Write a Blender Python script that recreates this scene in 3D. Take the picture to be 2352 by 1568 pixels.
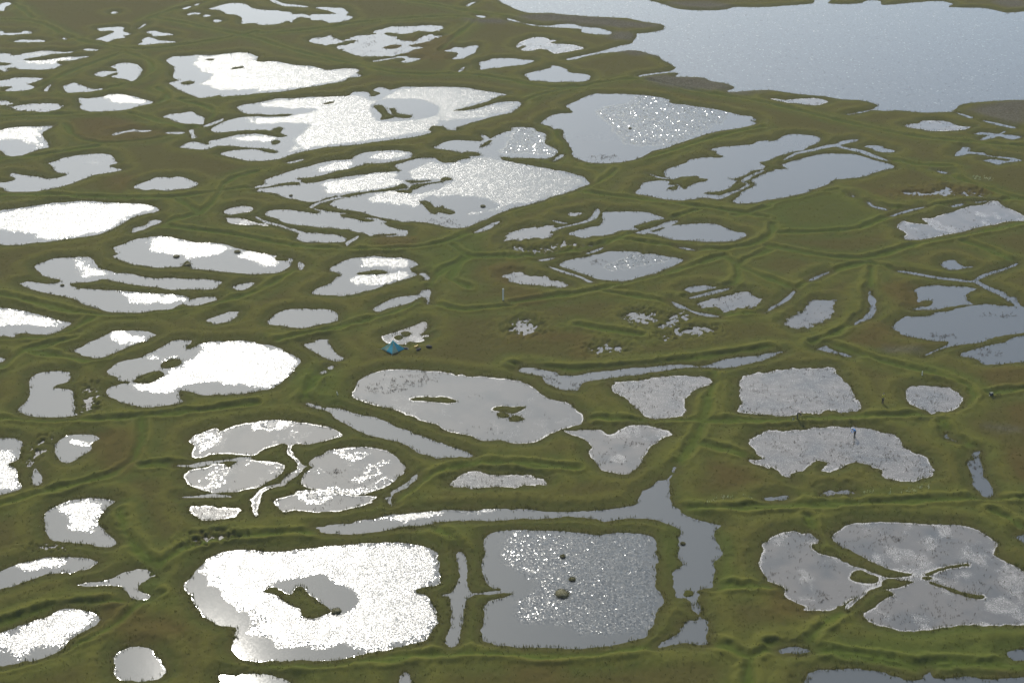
import bpy, bmesh, math, random
import numpy as np
from mathutils import Vector, Matrix

for o in list(bpy.data.objects):
    bpy.data.objects.remove(o, do_unlink=True)
SC = bpy.context.scene
COL = SC.collection
R = math.radians

# ------------------------------------------------------------------ camera
CAM_H = 110.0
cam = bpy.data.cameras.new('camera')
cam.sensor_width = 36.0
cam.lens = 36.0 * 3500.0 / 2352.0
cam.clip_start = 1.0
cam.clip_end = 30000.0
cam_o = bpy.data.objects.new('camera', cam)
COL.objects.link(cam_o)
cam_o.location = (0, 0, CAM_H)
cam_o.rotation_euler = (R(90 - 27.0), 0, 0)
SC.camera = cam_o

# ------------------------------------------------------------------ sky, sun, exposure
SUN_EL, SUN_AZ = 39.5, -14.0          # azimuth from the view direction, minus = left
world = bpy.data.worlds.new('World')
SC.world = world
world.use_nodes = True
wn = world.node_tree.nodes
wl = world.node_tree.links
wn.clear()
sky = wn.new('ShaderNodeTexSky')
sky.sky_type = 'NISHITA'
sky.sun_disc = False
sky.sun_elevation = R(SUN_EL)
sky.sun_rotation = R(SUN_AZ)
sky.altitude = 100.0
sky.air_density = 1.0
sky.dust_density = 2.5
sky.ozone_density = 1.0
bg = wn.new('ShaderNodeBackground')
bg.inputs['Strength'].default_value = 0.14
wo = wn.new('ShaderNodeOutputWorld')
tint = wn.new('ShaderNodeMix')           # the photograph's cool white balance
tint.data_type = 'RGBA'; tint.blend_type = 'MULTIPLY'
tint.inputs[0].default_value = 1.0
tint.inputs[7].default_value = (0.90, 1.0, 1.05, 1.0)
wl.new(sky.outputs[0], tint.inputs[6])
wl.new(tint.outputs[2], bg.inputs['Color'])
wl.new(bg.outputs[0], wo.inputs['Surface'])

sun = bpy.data.lights.new('sun', 'SUN')
sun.energy = 4.6
sun.angle = R(0.53)
sun.color = (1.0, 0.955, 0.87)
sun_o = bpy.data.objects.new('sun', sun)
COL.objects.link(sun_o)
sd_ = Vector((math.sin(R(SUN_AZ)) * math.cos(R(SUN_EL)), math.cos(R(SUN_AZ)) * math.cos(R(SUN_EL)), math.sin(R(SUN_EL))))
sun_o.rotation_euler = sd_.to_track_quat('Z', 'Y').to_euler()
sun_o.location = (-60, 250, 200)

vs = SC.view_settings
vs.view_transform = 'Standard'
vs.look = 'None'
vs.exposure = 0.5
vs.gamma = 1.0
vs.use_curve_mapping = False
HAZE = 0.00013
SC.cycles.use_denoising = True
SC.cycles.denoiser = 'OPENIMAGEDENOISE'
SC.cycles.volume_bounces = 0
SC.cycles.max_bounces = 6
SC.cycles.diffuse_bounces = 2
SC.cycles.glossy_bounces = 2
SC.cycles.sample_clamp_direct = 0.0
SC.cycles.sample_clamp_indirect = 4.0
SC.cycles.caustics_reflective = False
SC.cycles.caustics_refractive = False

# ------------------------------------------------------------------ surveyed plan (decimetres east, north of the camera's foot point)
PONDS = [
  ('', '', '-1450,4220 -1437,4238 -1431,4262 -1412,4258 -1410,4232 -1414,4209 -1408,4174 -1418,4176 -1435,4174'),
  ('', '', '-1373,3969 -1356,3969 -1344,3964 -1338,3948 -1315,3948 -1298,3953 -1291,3969 -1270,3959 -1267,3943 -1289,3938 -1310,3930 -1334,3933 -1343,3924 -1360,3924'),
  ('', '', '-1291,3866 -1282,3881 -1266,3886 -1244,3879 -1229,3883 -1212,3873 -1206,3869 -1226,3863 -1253,3861 -1276,3861'),
  ('t', '', '-1105,4151 -1100,4162 -1088,4157 -1088,4145 -1098,4143'),
  ('t', '', '-915,4195 -907,4213 -897,4220 -899,4205 -908,4190'),
  ('t', '', '-890,4238 -879,4251 -885,4229'),
  ('t', '', '-891,4139 -883,4153 -860,4149 -859,4137 -877,4136 -885,4125'),
  ('t', '', '-844,4119 -839,4130 -825,4122 -834,4111 -841,4111'),
  ('', '', '-810,4067 -802,4083 -784,4070 -789,4061 -797,4052'),
  ('', 'crooked pale pond with a hook on the top edge', '-845,4191 -826,4220 -808,4244 -783,4256 -757,4250 -742,4232 -734,4215 -711,4191 -682,4180 -652,4176 -638,4165 -613,4157 -601,4134 -578,4139 -555,4122 -547,4134 -511,4134 -494,4137 -476,4139 -497,4162 -516,4180 -543,4197 -547,4209 -520,4211 -492,4203 -474,4203 -459,4174 -449,4149 -453,4128 -438,4111 -434,4100 -443,4078 -462,4061 -482,4050 -496,4050 -511,4072 -544,4078 -549,4094 -571,4105 -582,4100 -591,4078 -593,4050 -607,4067 -620,4050 -643,4030 -678,4028 -689,4045 -707,4045 -727,4039 -732,4089 -745,4117 -763,4134 -785,4139 -795,4162 -820,4185'),
  ('', '', '-1106,3991 -1086,3998 -1067,4004 -1048,4009 -1032,3994 -1028,3964 -1003,3938 -1014,3922 -1011,3902 -1032,3891 -1046,3866 -1067,3881 -1082,3886 -1075,3902 -1067,3917 -1056,3943 -1052,3964 -1069,3972 -1088,3969'),
  ('t', '', '-995,3985 -991,4014 -985,4039 -984,4024 -990,3996'),
  ('', '', '-965,3962 -947,3969 -926,3953 -907,3945 -884,3927 -904,3927 -920,3922 -939,3917 -946,3938 -960,3948'),
  ('', '', '-962,3841 -955,3861 -961,3889 -951,3907 -934,3896 -913,3876 -893,3873 -868,3863 -884,3856 -916,3849 -942,3839'),
  ('t', '', '-1173,3902 -1161,3895 -1161,3886 -1169,3893'),
  ('t', '', '-1092,3796 -1078,3802 -1054,3792 -1057,3784 -1080,3786'),
  ('', 'pale fingered pond at the left edge near the top', '-1317,3764 -1294,3762 -1265,3758 -1258,3743 -1240,3748 -1235,3758 -1218,3767 -1200,3780 -1182,3784 -1155,3777 -1131,3770 -1109,3780 -1116,3765 -1140,3760 -1155,3758 -1171,3743 -1184,3732 -1200,3722 -1215,3715 -1223,3705 -1193,3696 -1167,3701 -1151,3710 -1134,3719 -1115,3729 -1093,3729 -1078,3734 -1061,3732 -1074,3719 -1091,3701 -1123,3698 -1130,3687 -1123,3668 -1110,3659 -1117,3645 -1124,3630 -1146,3623 -1186,3623 -1208,3627 -1222,3639 -1239,3632 -1230,3609 -1237,3606 -1252,3623 -1274,3623'),
  ('', '', '-1240,3530 -1225,3530 -1212,3539 -1193,3556 -1162,3556 -1126,3550 -1136,3530 -1144,3513 -1152,3504 -1131,3483 -1131,3466 -1151,3454 -1186,3451 -1191,3462 -1181,3479 -1191,3487 -1211,3483 -1226,3483'),
  ('t', '', '-1099,3458 -1099,3479 -1095,3502 -1093,3478 -1090,3451 -1095,3450'),
  ('', 'pale pond shaped like a fish with a grass wedge, top left', '-986,3645 -980,3664 -964,3677 -945,3676 -922,3659 -905,3623 -900,3587 -901,3560 -905,3534 -912,3530 -929,3547 -949,3553 -965,3565 -957,3578 -961,3600 -976,3578 -986,3565 -1000,3569 -1012,3582 -1007,3600 -994,3609 -966,3606 -967,3627'),
  ('', '', '-1063,3491 -1053,3500 -1044,3515 -1021,3496 -998,3476 -980,3466 -968,3473 -964,3462 -979,3451 -995,3445 -1020,3443 -1040,3441 -1053,3462'),
  ('', 'almond pond with a white tip, upper left', '-1001,3396 -983,3394 -964,3400 -948,3409 -939,3425 -920,3429 -901,3423 -883,3413 -860,3396 -841,3380 -825,3368 -831,3356 -848,3345 -866,3321 -883,3310 -916,3306 -952,3302 -980,3325 -986,3353'),
  ('s', '', '-1195,3380 -1180,3380 -1162,3378 -1146,3360 -1153,3349 -1170,3349 -1186,3353'),
  ('s', '', '-1146,3333 -1134,3345 -1113,3349 -1095,3354 -1066,3359 -1042,3353 -1023,3337 -1029,3321 -1048,3302 -1070,3302 -1101,3306 -1129,3317'),
  ('', '', '-780,3264 -769,3283 -750,3287 -737,3294 -722,3298 -706,3275 -685,3253 -685,3238 -683,3215 -699,3219 -720,3219 -736,3226 -750,3238 -763,3253'),
  ('', 'big bright upper pond split by finger spits, with a hooked islet', '-625,3329 -615,3349 -599,3356 -587,3362 -560,3380 -542,3396 -504,3396 -472,3405 -442,3407 -397,3413 -378,3417 -370,3441 -355,3445 -337,3441 -330,3413 -321,3409 -310,3425 -308,3437 -324,3458 -314,3479 -301,3475 -287,3462 -270,3470 -258,3483 -219,3483 -168,3483 -121,3479 -95,3470 -64,3450 -39,3441 -13,3423 -33,3413 -56,3376 -80,3353 -100,3333 -129,3313 -132,3306 -111,3307 -80,3321 -55,3345 -26,3368 0,3372 15,3370 21,3356 16,3333 5,3313 0,3294 -18,3283 -49,3260 -73,3238 -101,3215 -122,3190 -122,3175 -141,3179 -151,3197 -175,3204 -181,3179 -176,3161 -191,3143 -223,3126 -269,3108 -303,3094 -336,3081 -393,3064 -414,3054 -442,3037 -461,3020 -476,3001 -497,2988 -521,2981 -530,2982 -547,2984 -566,2994 -591,3007 -614,3022 -605,3034 -590,3044 -568,3048 -546,3052 -540,3048 -530,3044 -510,3028 -494,3027 -493,3037 -506,3050 -528,3060 -542,3060 -566,3064 -590,3071 -614,3074 -629,3071 -641,3057 -649,3052 -677,3054 -703,3064 -698,3081 -685,3098 -669,3094 -655,3084 -645,3081 -651,3101 -637,3112 -618,3126 -599,3140 -579,3147 -555,3150 -536,3143 -518,3133 -503,3126 -487,3131 -487,3140 -504,3158 -500,3183 -507,3197 -518,3190 -528,3172 -538,3179 -559,3175 -583,3175 -606,3168 -624,3161 -644,3161 -657,3175 -652,3201 -638,3230 -617,3253 -597,3262 -573,3266 -543,3264 -505,3268 -490,3283 -512,3284 -538,3279 -561,3283 -576,3284 -593,3287 -610,3298'),
  ('t', '', '-678,3201 -663,3224 -644,3251 -644,3236 -659,3210 -671,3198'),
  ('t', '', '-704,3172 -696,3175 -692,3150 -681,3126 -689,3122 -694,3143'),
  ('t', '', '-866,3147 -858,3159 -839,3170 -827,3180 -814,3173 -785,3173 -802,3162 -824,3167 -845,3156 -861,3140'),
  ('t', '', '-753,3158 -735,3160 -711,3159 -721,3149 -743,3150'),
  ('', 'dazzling white pond nearest the top left, pointed at its right end', '-860,3696 -853,3729 -832,3734 -808,3738 -796,3748 -754,3743 -721,3758 -690,3770 -664,3762 -651,3748 -643,3734 -637,3734 -637,3710 -637,3696 -620,3687 -596,3694 -576,3685 -552,3670 -518,3654 -491,3648 -467,3627 -455,3615 -434,3623 -409,3632 -387,3630 -375,3614 -376,3596 -364,3569 -376,3560 -393,3556 -401,3530 -428,3513 -462,3491 -496,3475 -529,3454 -568,3441 -598,3433 -622,3421 -659,3415 -671,3410 -683,3425 -696,3409 -717,3400 -737,3413 -756,3433 -784,3462 -800,3487 -815,3513 -802,3526 -799,3539 -818,3565 -825,3623 -839,3659'),
  ('', 'bright pond cut by the left edge, level with the hooked islet pond', '-1136,3172 -1118,3175 -1104,3190 -1077,3197 -1046,3197 -1011,3201 -1012,3186 -1020,3165 -1019,3143 -1009,3122 -994,3094 -982,3067 -991,3057 -1003,3044 -1019,3027 -1029,3014 -1046,3009 -1061,3020 -1072,3037 -1080,3047 -1098,3047'),
  ('', 'hooked grey pond curling left, under the almond pond', '-955,2968 -943,2981 -930,3001 -906,3014 -879,3022 -854,3024 -836,3014 -825,2988 -817,2968 -827,2959 -824,2946 -796,2930 -797,2925 -813,2916 -831,2909 -848,2897 -861,2879 -873,2864 -889,2842 -907,2828 -925,2817 -945,2810 -970,2807 -992,2809 -1002,2816 -1008,2828 -1016,2834 -1031,2840 -1035,2854 -1023,2856 -1011,2859 -999,2873 -1003,2885 -1012,2894 -1015,2911 -992,2900 -968,2894 -935,2877 -913,2883 -900,2903 -906,2909 -919,2913 -933,2925 -940,2943 -947,2955'),
  ('t', '', '-688,4304 -666,4280 -651,4258 -631,4244 -595,4232 -569,4215 -584,4211 -615,4220 -637,4223 -651,4238 -669,4258 -689,4292'),
  ('t', '', '-127,4226 -117,4256 -102,4270 -111,4247 -122,4223'),
  ('s', 'shallow patchy pond with brown reeds near the top centre', '-525,3871 -514,3896 -487,3907 -477,3922 -463,3896 -439,3881 -421,3902 -406,3922 -386,3927 -353,3938 -337,3922 -359,3943 -376,3948 -361,3964 -339,3991 -320,4009 -292,4012 -254,4017 -219,4023 -184,4012 -191,3980 -205,3964 -228,3964 -246,3969 -273,3948 -293,3941 -319,3953 -336,3948 -329,3927 -302,3907 -289,3881 -257,3866 -244,3886 -231,3917 -215,3938 -203,3922 -182,3922 -202,3891 -217,3866 -245,3846 -266,3836 -254,3816 -229,3811 -255,3789 -257,3772 -270,3762 -281,3753 -299,3738 -320,3734 -353,3736 -375,3732 -395,3748 -408,3767 -429,3782 -433,3796 -452,3816 -426,3836 -408,3856 -407,3876 -424,3876 -445,3861 -457,3841 -479,3836 -509,3851'),
  ('', '', '-347,3691 -326,3705 -300,3719 -285,3734 -263,3734 -259,3719 -229,3715 -236,3701 -257,3682 -274,3687 -265,3705 -279,3724 -313,3705 -333,3692'),
  ('', '', '-172,3782 -156,3796 -145,3816 -126,3811 -109,3826 -87,3831 -89,3801 -94,3762 -107,3743 -123,3715 -150,3710 -140,3734 -135,3758 -149,3772'),
  ('', '', '-82,3682 -63,3696 -47,3715 -14,3719 0,3717 16,3710 38,3701 56,3696 43,3677 24,3661 0,3654 -27,3641 -54,3632 -75,3623 -78,3650'),
  ('t', '', '-130,3605 -124,3627 -118,3642 -121,3614'),
  ('t', '', '-99,4125 -72,4113 -78,4101 -93,4110'),
  ('t', '', '-463,2971 -449,2982 -432,2992 -440,2980 -456,2968'),
  ('', 'large sparkling pond cut by thin grass dykes, below the hooked-islet pond', '-165,3064 -147,3094 -129,3108 -106,3108 -68,3101 -62,3115 -66,3143 -57,3136 -47,3119 -36,3133 -17,3158 0,3172 0,3190 19,3193 48,3186 55,3165 71,3150 72,3108 70,3088 83,3067 96,3044 93,3020 84,3004 72,2994 45,2997 14,3001 0,3001 -16,3007 -23,3004 -19,2988 0,2975 22,2962 56,2946 76,2936 89,2925 98,2925 115,2913 132,2900 145,2888 150,2864 153,2848 140,2834 125,2819 100,2795 81,2784 63,2764 32,2741 6,2725 0,2722 -21,2700 -42,2675 -66,2648 -88,2627 -110,2623 -128,2632 -145,2643 -162,2651 -182,2654 -203,2654 -233,2670 -258,2680 -291,2705 -313,2713 -333,2722 -348,2733 -352,2741 -345,2758 -329,2769 -305,2781 -334,2775 -357,2758 -376,2739 -383,2723 -389,2727 -381,2745 -362,2765 -341,2782 -345,2786 -361,2775 -378,2758 -395,2754 -413,2761 -418,2767 -435,2771 -455,2792 -476,2804 -500,2810 -500,2822 -479,2828 -453,2840 -423,2845 -425,2859 -447,2860 -467,2851 -487,2837 -507,2829 -508,2836 -493,2848 -495,2870 -487,2882 -474,2897 -458,2916 -446,2925 -443,2930 -418,2949 -394,2971 -368,2984 -337,2991 -330,3007 -318,3027 -296,3037 -269,3042 -241,3044 -218,3037 -212,3027 -209,3007 -220,2994 -242,2981 -270,2969 -304,2968 -311,2955 -334,2936 -355,2925 -365,2913 -386,2897 -410,2885 -432,2881 -433,2876 -425,2873 -421,2860 -411,2854 -390,2860 -372,2873 -351,2882 -330,2891 -298,2903 -277,2914 -233,2920 -224,2925 -231,2930 -242,2955 -230,2968 -208,2988 -179,3001 -159,2997 -147,2975 -142,2968 -117,2975 -111,2984 -84,3001 -89,3007 -66,3014 -69,3027 -85,3040 -101,3034 -105,3027 -110,3034 -134,3047 -162,3060'),
  ('', 'leaf shaped pond with scattered sparkles just below the lake shore', '123,3345 135,3360 156,3384 177,3417 198,3431 229,3429 254,3431 279,3425 316,3417 348,3400 364,3380 360,3368 371,3356 398,3349 426,3333 457,3321 486,3298 513,3275 535,3264 544,3241 532,3238 538,3219 522,3204 501,3190 476,3179 438,3161 404,3133 378,3108 348,3081 322,3057 298,3044 278,3017 255,2991 225,2975 202,2968 180,2968 157,2975 140,2991 125,3017 128,3040 122,3067 121,3088 117,3101 110,3129 112,3172 100,3183 93,3179 84,3201 65,3219 73,3245 90,3275 110,3287 135,3289 137,3306 129,3325'),
  ('t', '', '86,2978 90,2994 100,3017 108,3017 102,3001 93,2988'),
  ('l', '', '11,3821 20,3861 40,3886 57,3907 85,3904 102,3881 117,3876 98,3861 112,3846 140,3843 165,3831 183,3806 163,3787 138,3772 110,3760 97,3777 89,3796 67,3799 53,3787 30,3784 21,3796 36,3821 28,3831 17,3811'),
  ('', '', '28,3578 45,3596 69,3615 93,3633 98,3654 115,3648 131,3627 140,3600 159,3591 179,3582 189,3565 182,3534 166,3524 130,3526 104,3521 73,3530 44,3534 39,3556'),
  ('', '', '-12,4092 0,4081 29,4050 58,4028 96,4017 132,4034 164,4034 186,4012 209,4001 232,3994 262,3959 257,3935 237,3933 212,3938 184,3959 184,3987 162,3996 131,4001 87,4009 44,4028 23,4048 0,4070 -12,4079'),
  ('k', 'wide blue lake reaching the top right edge behind grassy points', '-41,4292 -19,4244 0,4209 18,4180 45,4153 75,4151 105,4149 149,4134 208,4117 267,4105 317,4097 347,4067 378,4048 401,4034 408,4007 399,3980 380,3962 344,3945 327,3943 328,3922 317,3886 312,3856 294,3841 268,3821 238,3791 204,3762 170,3738 136,3713 138,3703 160,3710 177,3729 214,3753 242,3767 265,3774 299,3789 323,3782 346,3758 369,3734 375,3705 386,3682 399,3650 400,3627 385,3609 365,3600 341,3591 316,3580 302,3567 310,3565 332,3576 364,3589 392,3597 405,3587 394,3565 420,3562 446,3560 463,3552 476,3530 506,3513 523,3487 522,3470 505,3450 523,3445 549,3450 575,3458 602,3458 626,3450 661,3433 697,3421 726,3413 744,3400 767,3388 799,3384 821,3368 837,3346 821,3321 800,3307 772,3290 752,3281 772,3286 799,3299 821,3312 844,3306 875,3310 909,3300 940,3294 970,3298 993,3298 1005,3279 1021,3256 1031,3259 1015,3281 998,3302 1006,3321 1028,3349 1063,3368 1103,3376 1143,3384 1181,3386 1405,3417 1722,3569 1997,3953 1905,4151 1689,4220 1499,4197 1415,4165 1391,4157 1360,4153 1341,4174 1318,4197 1289,4203 1230,4209 1220,4218 1239,4244 1227,4268 1205,4278 1153,4268 1103,4250 1070,4238 1037,4238 1041,4274 1022,4286 1002,4280 974,4250 933,4242 903,4244 888,4256 911,4304 926,4366 875,4366 856,4274 843,4250 794,4232 753,4223 714,4211 668,4209 623,4211 599,4191 567,4176 536,4174 489,4180 454,4199 433,4232 414,4256 386,4292 376,4366 260,4548 -81,4468 -63,4341'),
  ('l', '', '594,3396 612,3391 633,3383 654,3391 675,3394 698,3396 717,3388 726,3370 711,3356 694,3346 672,3349 657,3360 637,3364 617,3376'),
  ('l', '', '863,3204 880,3215 898,3219 911,3234 938,3238 966,3232 974,3215 982,3201 1009,3195 991,3179 970,3172 938,3168 909,3168 894,3183 874,3190'),
  ('', '', '1002,3150 1021,3159 1043,3154 1054,3150 1074,3165 1062,3147 1084,3140 1099,3129 1077,3115 1062,3122 1053,3133 1034,3122 1003,3108 1019,3126 1032,3140 1014,3145'),
  ('t', '', '1045,3239 1064,3228 1085,3210 1106,3191 1093,3189 1068,3210 1050,3229'),
  ('', '', '925,3010 934,3034 943,3044 955,3064 968,3060 963,3040 972,3032 992,3030 993,3017 1011,3008 1037,3002 1056,2984 1023,2971 1000,2960 992,2971 978,2984 999,2991 1022,2982 1035,2989 1018,2999 995,3008 986,3017 961,3024 943,3017'),
  ('', '', '748,3068 760,3077 784,3071 790,3057 804,3048 804,3037 785,3034 768,3040 760,3057'),
  ('t', '', '564,2991 580,3012 597,3032 622,3045 648,3062 674,3079 689,3082 707,3103 727,3111 743,3113 734,3100 714,3090 697,3076 704,3065 725,3055 745,3038 755,3022 772,2995 778,2983 763,2993 746,3012 732,3032 714,3046 698,3059 687,3069 656,3056 625,3036 598,3024 584,3006 567,2988'),
  ('', 'pale lobed pond with a winding grass spit, left of the grey leaf pond', '548,3101 568,3108 586,3136 607,3147 632,3143 652,3136 663,3119 654,3094 631,3071 613,3047 594,3040 570,3020 547,3001 531,2984 511,2975 513,2962 520,2949 511,2933 492,2925 466,2894 447,2879 438,2879 449,2867 440,2845 429,2825 408,2810 381,2805 376,2798 390,2791 405,2788 404,2768 388,2772 372,2775 347,2768 326,2763 297,2769 266,2787 246,2795 245,2807 254,2828 258,2851 266,2860 290,2867 314,2864 310,2845 332,2845 306,2828 312,2819 324,2816 332,2842 338,2825 343,2821 350,2837 369,2854 390,2864 392,2879 374,2881 374,2894 343,2891 326,2879 310,2894 313,2925 335,2949 359,2968 370,2988 389,2997 408,3001 431,3001 443,3010 431,3024 431,3040 420,3048 431,3060 462,3071 510,3081 524,3101 549,3108'),
  ('t', '', '403,2768 402,2779 419,2797 447,2817 465,2841 469,2850 460,2864 469,2883 485,2901 511,2928 512,2922 488,2896 472,2871 463,2865 473,2845 457,2823 436,2800 414,2777'),
  ('t', '', '280,2903 296,2889 311,2883 326,2882 324,2876 296,2884'),
  ('', 'smooth grey leaf shaped pond right of the lobed pond, below the Y ditch', '555,2955 574,2975 600,2994 638,3017 665,3026 687,3024 718,3020 741,2997 761,2975 778,2962 781,2943 762,2930 752,2925 731,2909 708,2891 686,2882 668,2877 650,2876 639,2867 632,2851 612,2834 587,2813 576,2801 550,2787 520,2772 497,2763 474,2752 452,2746 436,2747 429,2758 439,2775 448,2792 452,2804 467,2822 483,2840 483,2857 478,2870 494,2888 520,2913 535,2925 536,2930 559,2933 562,2939'),
  ('', 'long glittering oval pond cut by the left edge, upper half', '-993,2702 -978,2708 -951,2722 -917,2734 -889,2747 -855,2754 -835,2758 -811,2755 -784,2748 -756,2747 -727,2745 -707,2741 -685,2727 -676,2713 -680,2705 -697,2694 -720,2670 -731,2643 -748,2614 -767,2591 -785,2583 -818,2571 -850,2558 -867,2556 -891,2548 -918,2545 -930,2546 -946,2546'),
  ('', 'small lone grey lens of water in a brown grassy dip, left side', '-749,2831 -745,2848 -735,2860 -726,2873 -716,2885 -701,2888 -689,2885 -677,2891 -661,2888 -645,2870 -626,2854 -630,2837 -647,2825 -664,2822 -676,2816 -693,2817 -707,2821 -723,2815 -735,2821'),
  ('', '', '-705,2614 -703,2627 -691,2631 -684,2643 -681,2656 -669,2662 -660,2656 -663,2643 -672,2635 -683,2619 -691,2612 -700,2604'),
  ('r', '', '-548,2700 -545,2716 -534,2727 -519,2733 -501,2727 -494,2719 -500,2705 -519,2697 -537,2690'),
  ('l', '', '-540,2670 -528,2672 -508,2667 -492,2656 -481,2651 -467,2643 -456,2635 -471,2638 -479,2640 -493,2637 -511,2643 -528,2648'),
  ('', 'oval pond with three dark tussocks and white glare along its top', '-721,2533 -708,2546 -688,2568 -670,2578 -657,2582 -641,2583 -625,2581 -598,2566 -576,2556 -546,2553 -525,2546 -502,2531 -475,2518 -460,2514 -439,2504 -418,2494 -400,2487 -392,2482 -391,2468 -392,2454 -397,2438 -409,2424 -427,2419 -445,2415 -465,2419 -485,2421 -504,2426 -524,2432 -545,2438 -562,2440 -569,2463 -576,2475 -580,2466 -583,2447 -595,2449 -606,2447 -623,2445 -647,2454 -670,2461 -688,2473 -704,2485 -712,2494 -705,2504 -715,2516'),
  ('', '', '-377,2451 -376,2468 -368,2456 -369,2442 -371,2438'),
  ('', 'forked grey pond with a long grass tongue in its middle', '-840,2449 -837,2461 -825,2473 -813,2485 -796,2487 -779,2489 -766,2491 -751,2487 -739,2468 -732,2454 -723,2440 -705,2431 -688,2421 -668,2419 -645,2408 -618,2398 -594,2399 -569,2398 -546,2396 -527,2395 -501,2384 -505,2372 -505,2363 -511,2353 -529,2354 -550,2356 -569,2356 -587,2354 -607,2363 -635,2370 -665,2381 -696,2392 -710,2396 -721,2387 -746,2383 -758,2378 -756,2370 -744,2361 -745,2354 -732,2356 -713,2355 -690,2352 -667,2348 -638,2343 -609,2337 -579,2335 -556,2330 -545,2320 -545,2311 -533,2315 -524,2322 -509,2324 -501,2324 -495,2313 -507,2303 -519,2294 -534,2290 -548,2296 -557,2294 -561,2282 -573,2275 -589,2273 -605,2267 -622,2263 -648,2265 -666,2266 -683,2277 -700,2286 -718,2300 -737,2317 -753,2324 -768,2332 -791,2339 -808,2348 -826,2359 -842,2372 -847,2378 -835,2385 -816,2383 -796,2378 -779,2385 -783,2394 -798,2401 -814,2410 -824,2426 -833,2438'),
  ('', '', '-477,2363 -468,2374 -446,2381 -445,2372 -454,2356 -460,2352 -470,2356'),
  ('', '', '-498,2234 -490,2245 -476,2257 -468,2265 -452,2266 -453,2251 -460,2234 -471,2228 -482,2222 -489,2230'),
  ('', 'tapering glittering pond cut by the left edge below the forked pond', '-866,2284 -851,2282 -832,2277 -811,2269 -781,2257 -755,2243 -737,2232 -721,2228 -717,2222 -723,2209 -733,2193 -748,2184 -779,2187 -796,2185 -795,2175 -809,2177 -820,2177 -834,2177'),
  ('', 'small leaf pond with a white top, above the brilliant pond', '-666,2160 -657,2173 -647,2191 -638,2197 -624,2198 -606,2198 -592,2196 -578,2189 -571,2181 -578,2172 -581,2160 -589,2159 -602,2146 -613,2132 -625,2119 -636,2108 -648,2104 -663,2107 -672,2110 -680,2119 -688,2127 -680,2140 -670,2155'),
  ('', '', '-804,2103 -796,2103 -789,2097 -791,2088 -800,2088'),
  ('', 'slender grey pond with a thin green bar, under the dyked pond', '-469,2689 -466,2705 -454,2712 -428,2713 -399,2702 -371,2694 -368,2705 -385,2722 -380,2719 -356,2708 -330,2697 -321,2694 -305,2691 -283,2675 -257,2670 -236,2654 -239,2646 -230,2632 -211,2617 -194,2609 -195,2586 -220,2583 -251,2585 -263,2586 -270,2596 -293,2609 -304,2617 -329,2622 -343,2625 -362,2627 -381,2635 -404,2640 -428,2651 -444,2670'),
  ('', '', '-485,2680 -470,2663 -449,2647 -432,2639 -416,2623 -398,2613 -383,2602 -368,2600 -352,2597 -331,2592 -313,2584 -303,2571 -308,2558 -328,2557 -347,2556 -371,2556 -390,2566 -395,2586 -392,2596 -408,2611 -426,2626 -442,2637 -464,2650 -484,2674'),
  ('t', '', '-302,2556 -295,2566 -283,2586 -285,2571 -296,2553 -299,2541'),
  ('', '', '-71,2601 -59,2617 -45,2638 -23,2656 -33,2638 -41,2622 -59,2606'),
  ('', 'pond with a grass bar across it between two white glare patches', '-319,2433 -315,2449 -303,2468 -289,2482 -270,2488 -247,2492 -224,2489 -200,2487 -178,2475 -166,2459 -171,2449 -180,2442 -177,2431 -167,2417 -174,2405 -194,2390 -215,2374 -236,2354 -257,2343 -276,2330 -295,2330 -315,2333 -338,2337 -337,2348 -326,2363 -311,2381 -306,2401 -297,2411 -306,2424'),
  ('t', '', '-160,2417 -153,2421 -146,2408 -144,2396 -149,2394 -153,2408'),
  ('', 'small tadpole shaped pond pointing right, below the barred pond', '-230,2275 -225,2288 -214,2305 -196,2320 -175,2328 -159,2332 -154,2345 -147,2353 -139,2350 -136,2332 -139,2313 -140,2298 -144,2315 -153,2322 -160,2313 -173,2300 -191,2288 -208,2277 -220,2267'),
  ('', 'plain grey oval pool left of the tadpole pond', '-398,2230 -395,2245 -386,2261 -374,2273 -352,2277 -331,2275 -309,2275 -293,2265 -286,2249 -285,2234 -297,2226 -317,2220 -330,2211 -340,2207 -356,2209 -370,2216 -384,2218 -395,2222'),
  ('l', '', '-208,2173 -196,2185 -184,2193 -173,2203 -156,2218 -149,2228 -141,2229 -135,2213 -142,2197 -147,2181 -131,2179 -145,2173 -141,2162 -151,2157 -161,2159 -168,2155 -169,2149 -183,2151 -199,2155'),
  ('s', '', '-22,2558 -16,2571 -10,2599 0,2604 20,2614 41,2627 59,2631 73,2635 76,2617 71,2606 72,2591 68,2581 50,2576 30,2572 0,2563'),
  ('t', '', '73,2615 91,2628 114,2641 135,2655 148,2671 155,2691 163,2719 167,2705 161,2679 152,2663 133,2647 110,2634 89,2621 75,2608'),
  ('t', '', '77,2659 88,2655 106,2645 98,2644 86,2650'),
  ('s', '', '101,2690 112,2696 129,2700 135,2694 124,2686 116,2683'),
  ('', 'sock shaped pale pond above the diamond pond', '104,2596 121,2612 142,2625 161,2632 167,2643 172,2664 172,2691 179,2702 208,2703 235,2705 259,2700 273,2686 288,2670 267,2662 251,2648 234,2638 227,2630 236,2614 222,2614 202,2612 185,2596 170,2588 150,2586 138,2578 128,2577 116,2586'),
  ('', 'smooth pale oval pond with a side ditch, right of the sock shaped pond', '228,2599 240,2613 261,2625 286,2648 307,2659 313,2656 299,2640 290,2631 262,2612 260,2604 273,2612 290,2627 311,2638 330,2643 351,2646 373,2644 387,2638 397,2625 413,2606 428,2599 428,2586 414,2571 393,2561 373,2557 348,2561 326,2566 303,2568 280,2578 265,2591 255,2598 241,2596'),
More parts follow.
